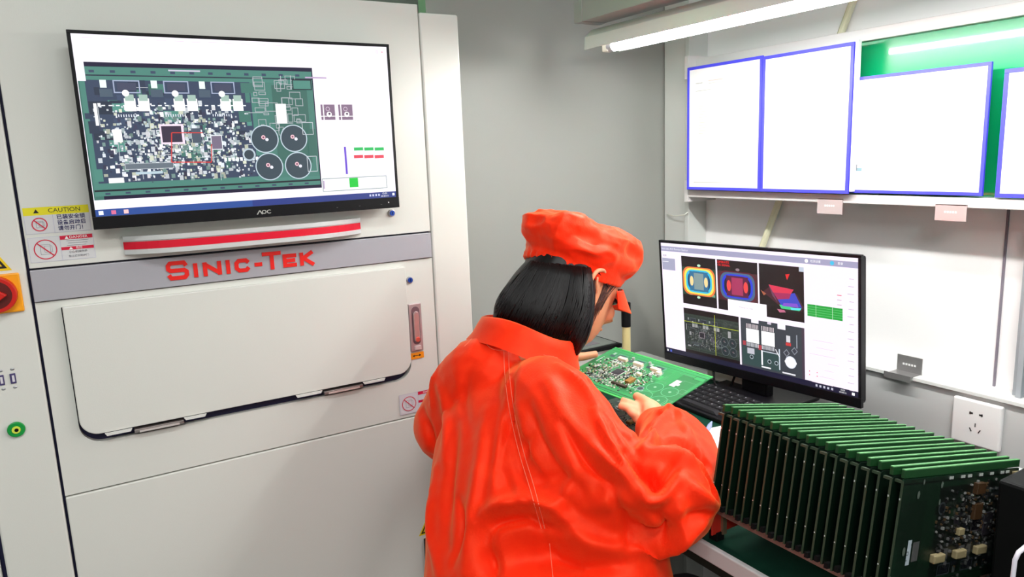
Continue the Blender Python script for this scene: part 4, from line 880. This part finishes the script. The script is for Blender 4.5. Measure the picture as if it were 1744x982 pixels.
# creases (-) and ridges (+) read from the photograph
fold([(885, 600), (868, 680), (880, 780), (905, 860), (930, 930)], .010, -.003)
fold([(900, 690), (925, 760), (960, 810)], .012, -.006); fold([(880, 690), (905, 760), (945, 830)], .012, .005)
fold([(860, 690), (850, 770), (838, 850)], .014, .005); fold([(905, 720), (890, 800)], .012, -.004)
fold([(830, 700), (815, 800), (800, 900), (790, 975)], .018, .006); fold([(775, 720), (762, 820), (760, 930)], .018, -.007)
fold([(740, 800), (735, 900), (745, 975)], .016, .006)
fold([(830, 905), (850, 885), (900, 878), (960, 900)], .016, -.014); fold([(825, 925), (828, 955), (835, 982)], .014, -.010); fold([(815, 890), (850, 868), (905, 862), (965, 885)], .014, .008)
fold([(930, 930), (990, 960), (1060, 960)], .016, -.010); fold([(945, 880), (1000, 925), (1080, 940)], .016, .007)
fold([(900, 880), (960, 850), (975, 800)], .016, .006); fold([(975, 640), (1010, 680), (1060, 760), (1075, 800)], .014, .006)
fold([(1000, 640), (1045, 715), (1090, 775)], .012, -.006); fold([(935, 650), (970, 720), (1030, 775)], .018, .005)
fold([(1060, 800), (1090, 830), (1105, 850), (1130, 845), (1150, 810)], .012, .010); fold([(1065, 775), (1098, 815), (1120, 832), (1140, 812), (1150, 795)], .010, -.013)
fold([(1105, 800), (1118, 836)], .008, -.012); fold([(1098, 770), (1150, 775), (1190, 800), (1222, 850)], .016, .010)
fold([(1105, 755), (1160, 752), (1205, 790)], .010, -.009); fold([(1092, 765), (1120, 735), (1142, 700)], .010, .009); fold([(1085, 750), (1105, 725), (1125, 705)], .010, -.007)
fold([(1155, 855), (1160, 900), (1150, 925)], .014, .009); fold([(1170, 820), (1200, 850), (1220, 865)], .014, .009); fold([(1165, 880), (1200, 872), (1218, 868)], .010, -.007)
fold([(1080, 880), (1090, 910), (1130, 915), (1160, 890)], .018, -.014); fold([(1060, 920), (1120, 940), (1180, 900), (1215, 868)], .014, .008)
fold([(1175, 745), (1195, 790)], .010, -.006); fold([(1155, 710), (1185, 760)], .012, .005)
fold([(740, 640), (760, 700), (755, 780)], .016, .005); fold([(720, 700), (735, 760), (728, 800)], .014, -.008)
fold([(800, 620), (790, 680), (800, 740)], .016, -.004); fold([(960, 690), (1010, 800), (1030, 870)], .022, -.005); fold([(905, 830), (960, 812), (1000, 850)], .014, -.005)
fold([(850, 800), (880, 850), (920, 870)], .014, -.005); fold([(1000, 860), (1060, 850), (1100, 870)], .02, .006)
fold([(850, 955), (900, 945), (950, 950), (1000, 970)], .040, -.022); fold([(830, 868), (880, 850), (940, 862)], .018, .010)
fold([(1120, 700), (1150, 705), (1185, 730)], .010, .006); fold([(1010, 700), (1040, 760), (1080, 812)], .008, .008); fold([(960, 720), (1000, 790), (1050, 830)], .009, -.007)
fold([(1005, 760), (1050, 800), (1085, 845)], .009, .007); fold([(1120, 870), (1135, 905), (1130, 930)], .009, -.009); fold([(1180, 790), (1205, 820), (1215, 850)], .008, -.007)
fold([(1040, 830), (1060, 880), (1070, 925)], .012, -.009); fold([(870, 640), (866, 720), (850, 800)], .008, -.004); fold([(780, 850), (790, 900), (770, 960)], .010, -.006)
fold([(950, 620), (985, 655), (1015, 700)], .009, .005); fold([(760, 600), (740, 650), (735, 690)], .009, .004)
n_v = len(coat.vertices); co = np.empty(n_v*3); coat.vertices.foreach_get('co', co); co = co.reshape(-1, 3)
no = np.empty(n_v*3); coat.vertices.foreach_get('normal', no); no = no.reshape(-1, 3)
disp = np.zeros(n_v)
for pts, wd, dp in folds:
    best = np.full(n_v, 1e9); tt = np.zeros(n_v); L_n = len(pts)-1
    for i in range(L_n):
        a, b = pts[i], pts[i+1]; ab = b-a; l2 = ab@ab
        if l2 < 1e-12: continue
        t = np.clip(((co-a)@ab)/l2, 0, 1); d = np.linalg.norm(co-(a+t[:, None]*ab), axis=1); k = d < best; best[k] = d[k]; tt[k] = (i+t[k])/L_n
    disp += 1.7*dp*np.exp(-(best/(wd*.72))**2)*(.35+.65*np.sin(np.pi*np.clip(tt, 0.02, .98)))
for i in range(n_v):
    p = Vector(co[i]); q = Vector((p.x*9, p.y*9, p.z*5))
    v1 = noise.noise(q); v2 = noise.noise(Vector((p.x*26+v1*2, p.y*26, p.z*11+5))); 
    disp[i] += .0030*(1-abs(v1)*2.2) - .0018 + .0014*(.6-abs(v2)*2)
co2 = co+no*disp[:, None]; coat.vertices.foreach_set('co', co2.ravel()); coat.update()
clothm = bpy.data.materials.new('orange_work_cloth'); clothm.use_nodes = True; nt = clothm.node_tree; b = nt.nodes['Principled BSDF']
b.inputs['Base Color'].default_value = (*rgb(255, 60, 18), 1); b.inputs['Roughness'].default_value = .5; b.inputs['Sheen Weight'].default_value = .35; b.inputs['Sheen Tint'].default_value = (1, .5, .15, 1); b.inputs['Specular IOR Level'].default_value = .35; b.inputs['Specular Tint'].default_value = (1, .6, .3, 1)
tc = nt.nodes.new('ShaderNodeTexCoord'); wv = nt.nodes.new('ShaderNodeTexNoise'); wv.inputs['Scale'].default_value = 320; wv.inputs['Detail'].default_value = 2
nt.links.new(tc.outputs['Object'], wv.inputs['Vector']); bp = nt.nodes.new('ShaderNodeBump'); bp.inputs['Strength'].default_value = .35; bp.inputs['Distance'].default_value = .0008
nt.links.new(wv.outputs['Fac'], bp.inputs['Height']); nt.links.new(bp.outputs['Normal'], b.inputs['Normal'])
nz = nt.nodes.new('ShaderNodeTexNoise'); nz.inputs['Scale'].default_value = 60; mx = nt.nodes.new('ShaderNodeMix'); mx.data_type = 'RGBA'; mx.inputs[6].default_value = (*rgb(248, 28, 6), 1); mx.inputs[7].default_value = (*rgb(255, 48, 14), 1)
nt.links.new(tc.outputs['Object'], nz.inputs['Vector']); nt.links.new(nz.outputs['Fac'], mx.inputs[0]); nt.links.new(mx.outputs[2], b.inputs['Base Color'])
bv = bvh_of(coat)
def wires(paths, r):
    mb = MB()
    for p in paths:
        q = onpath(p, 10)
        if len(q) > 2: mb.tube(q, r, 5)
    return mb
seams = wires([[(858, 596), (860, 640), (868, 700), (884, 770), (902, 830), (922, 900)], [(866, 596), (868, 640), (876, 700), (892, 770), (910, 830), (928, 900)], [(936, 925), (942, 985)], [(790, 590), (815, 570), (835, 592), (860, 597), (905, 600), (960, 612), (1010, 630)]], .0007)
jk = obj('coat', coat, clothm, per, smooth=True, label='orange-red long-sleeved work coat', fixn=False)
obj('seam_stitching', seams, mat('stitch', rgb(255, 120, 90), .6), jk, smooth=True, label='pale stitching line')
# collar: a standing band
cc_ = MB(); R1, R2_ = [], []
ctr = dep(897, 578, 1.325); tilt = (Vector((.28, .18, 1)) + Rg*.22).normalized()
Xc = (Rg - tilt*Rg.dot(tilt)).normalized(); Yc = tilt.cross(Xc)
def cring(h_, a, b, sh=0):
    out = []
    for k in range(40):
        t = 2*math.pi*k/40; out.append(ctr + tilt*(h_ + .004*math.sin(3*t)) + Xc*a*math.cos(t) + Yc*b*math.sin(t))
    return out
cc_.loft([cring(-.026, .108, .098), cring(-.012, .101, .091), cring(.006, .097, .085), cring(.020, .093, .080), cring(.023, .089, .076), cring(.018, .086, .073), cring(0, .090, .080), cring(-.022, .098, .090)], cap=False)
obj('collar', cc_, clothm, jk, smooth=True)
# ---------------------------------------------------------------- head frame
HC = Vector((.806, 1.119, 1.306))
az = math.radians(90); pt = math.radians(27)
fh = Vector((math.sin(az), math.cos(az), 0)); hx_ = fh*math.cos(pt) - Z*math.sin(pt); hz_ = fh*math.sin(pt) + Z*math.cos(pt); hy_2 = hz_.cross(hx_)
HM = frameM(HC, hx_, hy_2, hz_)
def HP_(x, y, z): return HM @ Vector((x, y, z))
body = MB()
hr_ = [(.112, .012, .03, .03, .025), (.100, .010, .060, .055, .050), (.075, .006, .082, .080, .066), (.045, .002, .090, .094, .073), (.012, 0, .091, .098, .075), (-.02, 0, .090, .095, .074), (-.045, .004, .088, .084, .071), (-.07, .010, .086, .068, .064), (-.09, .020, .078, .055, .054), (-.108, .036, .060, .045, .040), (-.118, .048, .038, .035, .024)]
rr_ = []
for z, cx, fx, bx_, hy0 in hr_:
    o_ = []
    for k in range(32):
        t = 2*math.pi*k/32; c_, s_ = math.cos(t), math.sin(t); o_.append(HP_(cx+(fx-cx if c_ > 0 else bx_+cx*.5)*c_, hy0*s_, z))
    rr_.append(o_)
body.loft(rr_)
stube(body, [HP_(-.012, 0, -.02), HP_(-.02, 0, -.08), Vector((.700, 1.09, 1.20)), Vector((.665, 1.05, 1.14))], [.055, .052, .055, .07])
body.tube([HP_(.086, 0, .012), HP_(.102, 0, -.018), HP_(.112, 0, -.036), HP_(.098, 0, -.048)], [.006, .009, .012, .006], 10)   # nose
for s_ in (-1, 1):
    body.ell(HP_(.086, s_*.010, -.062), [tuple(HM.to_3x3() @ Vector(v)) for v in ((.008, 0, 0), (0, .016, 0), (0, 0, .005))], 12, 8)
    body.ell(HP_(.078, s_*.031, -.030), [tuple(HM.to_3x3() @ Vector(v)) for v in ((.012, 0, 0), (0, .020, 0), (0, 0, .018))], 12, 8)
body.ell(HP_(.086, 0, -.071), [tuple(HM.to_3x3() @ Vector(v)) for v in ((.009, 0, 0), (0, .018, 0), (0, 0, .005))], 12, 8)
# inner torso and arms (hidden under the coat)
body.loft([ring((x, y, z), a*.5, b*.5, Rg, Fd) for z, x, y, a, b in rings[2:]])
wrR = dep(1112, 716, 1.335)
stube(body, [Vector((.645, 1.03, 1.15)), shR, elR, wrR], [.04, .035, .025, .024]); wrL = Vector((.842, 1.268, 1.075))
stube(body, [Vector((.635, 1.06, 1.15)), shL, elL, wrL], [.05, .05, .04, .026])
# right hand
def finger(pts, r0_, r1_): stube(body, pts, [r0_+(r1_-r0_)*i/(len(pts)-1) for i in range(len(pts))], 4, 12)
pR = dep(1100, 700, 1.35)
stube(body, [wrR, dep(1110, 707, 1.342), pR, dep(1091, 700, 1.352)], [.024, .025, .025, .017])
finger([dep(1112, 698, 1.338), dep(1103, 687, 1.345), dep(1092, 679, 1.356), dep(1082, 673, 1.372)], .0125, .0078)      # thumb over the board
finger([dep(1095, 693, 1.350), dep(1081, 690, 1.350), dep(1069, 685, 1.352), dep(1058, 681, 1.358)], .0090, .0068)      # index
finger([dep(1094, 699, 1.346), dep(1079, 697, 1.342), dep(1066, 693, 1.342), dep(1054, 690, 1.348)], .0090, .0068)      # middle
finger([dep(1096, 706, 1.342), dep(1084, 707, 1.336), dep(1075, 702, 1.334), dep(1072, 699, 1.342)], .0086, .0065)
finger([dep(1100, 712, 1.342), dep(1092, 716, 1.336), dep(1084, 714, 1.334), dep(1080, 710, 1.340)], .0078, .0060)
# left hand: thumb lies on the far short edge of the board, fingers below it
eL = A.lerp(D, .52)
pLh = eL + Vector((-.055, .022, -.018))
stube(body, [wrL, wrL.lerp(pLh, .5), pLh, eL+Vector((-.02, .018, -.018))], [.025, .027, .026, .018])
finger([pLh+Vector((.0, -.004, .016)), eL+Vector((-.030, .012, .012)), eL+Vector((-.008, .004, .013)), eL+Vector((.020, -.006, .016))], .0125, .0078)
for q, (dx_, dy_) in enumerate(((.050, .004), (.035, -.006), (.018, -.010), (.0, -.012))):
    b0 = pLh+Vector((.012-.012*q, -.002*q, -.012)); finger([b0, b0.lerp(eL+Vector((dx_, dy_, -.016)), .5)+Vector((0, .004, -.008)), eL+Vector((dx_, dy_, -.016)), eL+Vector((dx_+.006, dy_-.014, -.010))], .0090, .0066)
bmesh_ = remesh(body, .0026, 3, 'body')
skin = mat('skin', rgb(228, 162, 122), .5, noise_amt=.05, nscale=25); skin.node_tree.nodes['Principled BSDF'].inputs['Subsurface Weight'].default_value = .12; skin.node_tree.nodes['Principled BSDF'].inputs['Subsurface Radius'].default_value = (.01, .004, .002)
bd = obj('body', bmesh_, skin, per, smooth=True, fixn=False, label='head, neck and hands')
for s_ in (-1, 1):
    e1 = MB().ell(HP_(.079, s_*.030, -.004), [tuple(HM.to_3x3() @ Vector(v)) for v in ((.012, 0, 0), (0, .014, 0), (0, 0, .008))], 16, 10)
    obj('eye', e1, mat('eye_dark', rgb(40, 28, 25), .2), bd, smooth=True)
    lash = MB()
    for k in range(7): lash.tube([HP_(.088-.002*k, s_*(.020+.004*k), .000), HP_(.097-.002*k, s_*(.022+.0045*k), -.005)], [.0009, .0003], 4)
    obj('eyelashes', lash, blackm, bd)
    obj('eyebrow', MB().tube([HP_(.091, s_*.014, .018), HP_(.089, s_*.030, .022), HP_(.078, s_*.045, .017)], [.002, .0026, .0012], 6), mat('hair_black', rgb(11, 7, 8), .42, spec=.3), bd)
    # ear: rim, lobe and bowl
    ear = MB(); ecx = -.006; pts = [HP_(ecx+.012, s_*.072, .012), HP_(ecx+.010, s_*.080, .026), HP_(ecx-.004, s_*.086, .033), HP_(ecx-.019, s_*.088, .024), HP_(ecx-.022, s_*.087, .004), HP_(ecx-.012, s_*.081, -.016), HP_(ecx-.002, s_*.076, -.027), HP_(ecx+.006, s_*.073, -.018)]
    stube(ear, pts, [.003, .0036, .004, .004, .0038, .0042, .005, .003], 5, 10)
    ear.ell(HP_(ecx-.006, s_*.076, .006), [tuple(HM.to_3x3() @ Vector(v)) for v in ((.016, 0, 0), (0, .005, 0), (0, 0, .024))], 16, 10)
    stube(ear, [HP_(ecx+.006, s_*.078, -.008), HP_(ecx-.004, s_*.083, .004), HP_(ecx-.010, s_*.085, .018)], [.003, .0032, .002], 4, 8)
    obj('ear', remesh(ear, .0012, 3, 'ear'), skin, bd, smooth=True, fixn=False)
obj('mask_cord', MB().tube([HP_(-.02, -.086, .026), HP_(.004, -.082, .018), HP_(.02, -.077, .010)], .0011, 6), blackm, bd, smooth=True, label='thin black cord over the ear')
# ---------------------------------------------------------------- hair
hairm = mat('hair_black', rgb(11, 7, 8), .42, spec=.3)
hair = MB()
napeL, napeR = dep(868, 545, 1.36), dep(985, 600, 1.30)
# skull cap of hair: slightly larger than the head behind the hairline
hl = []
for z, cx, fx, bx_, hy0 in hr_[:8]:
    o_ = []
    for k in range(32):
        t = 2*math.pi*k/32; c_, s_ = math.cos(t), math.sin(t); lim = 0
        x = cx+((min(fx-cx, .004) if z < .045 else fx-cx+.003)*c_ if c_ > 0 else (bx_+.010+cx*.5)*c_); o_.append(HP_(x-.004 if z < .045 and c_ > 0 else x, (hy0+(.006 if c_ < .15 else .002))*s_, z))
    hl.append(o_)
hair.loft(hl)
def sheet(path, hw, hd, X_, n=22):
    rg = []
    P_ = spline(path, 5); W_ = spline([(a, b, 0) for a, b in zip(hw, hd)], 5)
    for i, p in enumerate(P_):
        t = (P_[min(i+1, len(P_)-1)]-P_[max(i-1, 0)]).normalized(); x = (X_ - t*X_.dot(t)).normalized(); y = t.cross(x)
        rg.append([p + x*W_[i].x*math.cos(2*math.pi*k/n) + y*W_[i].y*math.sin(2*math.pi*k/n) for k in range(n)])
    return rg
sd = rt
hair.loft(sheet([dep(958, 440, 1.37), dep(948, 470, 1.355), dep(930, 505, 1.335), dep(918, 540, 1.32), dep(915, 580, 1.33)], [.050, .064, .075, .084, .07], [.06, .06, .05, .045, .04], sd))
hair.loft(sheet([dep(985, 455, 1.34), dep(984, 500, 1.315), dep(978, 545, 1.30), dep(978, 580, 1.29), dep(980, 606, 1.285)], [.028, .032, .034, .024, .006], [.035, .035, .03, .018, .004], sd))
hm_ = remesh(hair, .004, 6, 'hair')
ho = obj('hair', hm_, hairm, bd, smooth=True, fixn=False, label='long straight black hair hanging below the cap')
bvhh = BVHTree.FromPolygons([v.co.copy() + WM[per].translation for v in hm_.vertices], [tuple(p.vertices) for p in hm_.polygons])
rnd = random.Random(12); st_ = MB()
for k in range(340):
    f = rnd.random(); x0_ = 903+f*103; top = (x0_, 446+12*f+rnd.uniform(-3, 3)); g = f
    bot = (842+g*140+rnd.uniform(-6, 6), 536+g*68+rnd.uniform(-22, 8)); pts = []
    bow = rnd.uniform(-3, 6)
    for i in range(7):
        t = i/6; px = top[0]*(1-t)+bot[0]*t + math.sin(math.pi*t)*(-6+18*g+bow); py = top[1]*(1-t)+bot[1]*t
        d = ray(px, py).normalized(); h_ = bvhh.ray_cast(CAM, d)
        if h_[0] is not None: pts.append(h_[0]-d*.002)
    if len(pts) > 3: st_.tube(pts, [.0016]*(len(pts)-1)+[.0005], 4)
for k in range(16):     # loose ends at the left of the neck
    f = rnd.random(); d0 = 1.35; st_.tube([dep(885-8*f, 480+20*f, d0), dep(862-8*f, 508+8*f, d0), dep(845-4*f+3*rnd.random(), 530+4*rnd.random(), d0-.005), dep(852+10*rnd.random(), 549+5*rnd.random(), d0-.01)], [.0018, .0022, .0018, .0005], 4)
so_ = obj('hair_strands', st_, hairm, bd, smooth=True, fixn=False); so_['kind'] = 'stuff'
wisp = MB()
bvb = BVHTree.FromPolygons([v.co.copy() + WM[per].translation for v in bmesh_.vertices], [tuple(p.vertices) for p in bmesh_.polygons])
for k in range(30):     # thin hair in front of the ear across the temple and cheek
    f = rnd.random(); a_ = (1030+f*30, 470+f*6); b_ = (1002+f*22+rnd.uniform(-4, 4), 560-f*36+rnd.uniform(-14, 6)); pts = []
    for i in range(6):
        t = i/5; px = a_[0]*(1-t)+b_[0]*t + math.sin(math.pi*t)*(4-8*f); py = a_[1]*(1-t)+b_[1]*t
        d = ray(px, py).normalized(); h_ = bvb.ray_cast(CAM, d)
        if h_[0] is not None: pts.append(h_[0]-d*.0015)
    if len(pts) > 2: wisp.tube(pts, [.0005]*(len(pts)-1)+[.0002], 4)
wo = obj('temple_hair', wisp, mat('hair_brown', rgb(70, 38, 30), .4), bd, smooth=True, fixn=False); wo['kind'] = 'stuff'
# ---------------------------------------------------------------- cap: puffed crown, gathered band, peak
cap = MB(); rg = []; nC = 72
prof = [(-.012, 1.02, 0), (.000, 1.03, 0), (.010, 1.04, 0), (.015, 1.08, .4), (.028, 1.15, 1), (.045, 1.18, 1), (.062, 1.13, 1), (.077, 1.0, 1), (.086, .80, .8), (.091, .52, .6), (.094, .22, .3), (.095, .02, 0)]
for z_0, s_, pf in prof:
    o_ = []
    for k in range(nC):
        z = z_0; t = 2*math.pi*k/nC; c_, sn = math.cos(t), math.sin(t)
        rx = .094 if c_ > 0 else .106; p0_ = Vector((c_*2.2, sn*2.2, z*22))
        nn = noise.noise(p0_)*.010*pf + noise.noise(p0_*2.3+Vector((7, 0, 0)))*.003*pf + (math.sin(k*2.1)*.0009 if z < .012 and c_ < -.1 else 0)
        back = .010*pf*max(0, -c_)+.010*pf*max(0, c_)          # puff at the back
        z = z*(1.0+.06*max(0, -c_)*pf+.34*max(0, c_)*pf) if z > .012 else z
        z = z + .016*max(0, c_)*max(0, 1-max(0, z)/.05)
        drop = 0 ; tiltz = .016*max(0, -c_)*(z < .02)
        o_.append(HP_(-.004+(rx*s_+nn+back)*c_, (.083*s_+nn)*sn, z+.022+nn*.6+tiltz*.0))
    rg.append(o_)
cap.loft(rg, cap=True)
capme = remesh(cap, .003, 5, 'cap')
nv = len(capme.vertices); cc = np.empty(nv*3); capme.vertices.foreach_get('co', cc); cc = cc.reshape(-1, 3); cn = np.empty(nv*3); capme.vertices.foreach_get('normal', cn); cn = cn.reshape(-1, 3)
HI = HM.inverted(); dz_ = np.zeros(nv)
for i in range(nv):
    q = HI @ Vector(cc[i]); a_ = math.atan2(q.y, q.x); zz = q.z
    if zz > .022:
        f = min(1, (zz-.022)/.03); v1 = noise.noise(Vector((q.x*18, q.y*18, zz*34))); v2 = noise.noise(Vector((q.x*40+3, q.y*40, zz*60)))
        dz_[i] = f*(.007*(.5-abs(v1)*2.2) + .0012*(.5-abs(v2)*2))
    else: dz_[i] = .0012*math.sin(a_*46)*(1 if abs(a_) > 1.7 else .2)
cc += cn*dz_[:, None]; capme.vertices.foreach_set('co', cc.ravel()); capme.update()
cp = obj('cap', capme, clothm, bd, smooth=True, fixn=False, label='puffed orange-red cloth cap')
pk = MB(); rows = []
for i in range(7):
    u = i/6; row = []
    for k in range(17):
        a_ = math.radians(-62+124*k/16); ext = .050*u*math.cos(a_*.9)**.6 if abs(a_) < 1.5 else 0
        row.append(HP_(-.002+(.100+ext*.95)*math.cos(a_), (.085+ext*.10)*math.sin(a_), -.002+.028*math.cos(a_)-ext*.70-.006*u*abs(math.sin(a_))))
    rows.append(row)
vs = [p for r in rows for p in r]; th = [p+hx_*.0025+hz_*.001 for p in vs]; fs = []
for i in range(6):
    for k in range(16):
        a_ = i*17+k; fs.append((a_, a_+1, a_+18, a_+17)); n0 = len(vs); fs.append((n0+a_+17, n0+a_+18, n0+a_+1, n0+a_))
for k in range(16): a_ = 6*17+k; fs.append((a_, a_+1, len(vs)+a_+1, len(vs)+a_)); fs.append((k+1, k, len(vs)+k, len(vs)+k+1))
for i in range(6): a_ = i*17; fs.append((a_, a_+17, len(vs)+a_+17, len(vs)+a_)); a_ = i*17+16; fs.append((a_+17, a_, len(vs)+a_, len(vs)+a_+17))
pk.add(vs+th, fs); obj('cap_peak', pk, clothm, cp, smooth=True)
# ---------------------------------------------------------------- legs, shoes and stool
tr_ = MB()
for s_ in (-1, 1):
    hp_ = Vector((.56, .82, .72)) + Rg*.09*s_; kn = hp_ + Fd*.30 + Z*.0 + Rg*.02*s_; ft_ = kn - Fd*.04; ft_.z = FLOOR+.09
    stube(tr_, [hp_-Fd*.06, hp_, kn.lerp(hp_, .5), kn, kn.lerp(ft_, .5), ft_], [.085, .09, .078, .066, .06, .05])
obj('trousers', remesh(tr_, .008, 4, 'trousers'), mat('dark_trousers', rgb(40, 40, 48), .8), per, smooth=True, fixn=False)
for s_ in (-1, 1):
    f0 = Vector((.56, .82, 0)) + Rg*.11*s_ + Fd*.26; f0.z = FLOOR; Ms = frameM(f0, Fd, -Rg, Z)
    obj('shoe', MB().loft([[Ms @ Vector((x, y*w2, z)) for y in (-1, -.6, .6, 1)] + [Ms @ Vector((x, y*w2*.75, z+h2)) for y in (1, .5, -.5, -1)] for x, w2, h2, z in ((-.07, .028, .075, .001), (0, .034, .085, .001), (.09, .042, .06, .001), (.15, .040, .04, .001), (.185, .02, .02, .004))]), mat('shoe_white', rgb(220, 220, 222), .5), per, bevel=.004, smooth=True)
so2 = thing('stool', 'round black work stool carrying the seated person', 'stool', (.52, .81, FLOOR))
obj('seat', MB().tube([(.52, .81, .585), (.52, .81, .625)], .165, 36), blackm, so2, bevel=.012, seg=3); obj('column', MB().tube([(.52, .81, FLOOR+.05), (.52, .81, .59)], .022, 16), metal, so2)
for k in range(5):
    a_ = 2*math.pi*k/5; obj('leg', MB().tube([(.52, .81, FLOOR+.07), (.52+.22*math.cos(a_), .81+.22*math.sin(a_), FLOOR+.03)], [.016, .011], 10), metal, so2); obj('caster', MB().tube([(.52+.22*math.cos(a_)-.01, .81+.22*math.sin(a_), FLOOR+.022), (.52+.22*math.cos(a_)+.01, .81+.22*math.sin(a_), FLOOR+.022)], .022, 16), blackm, so2)
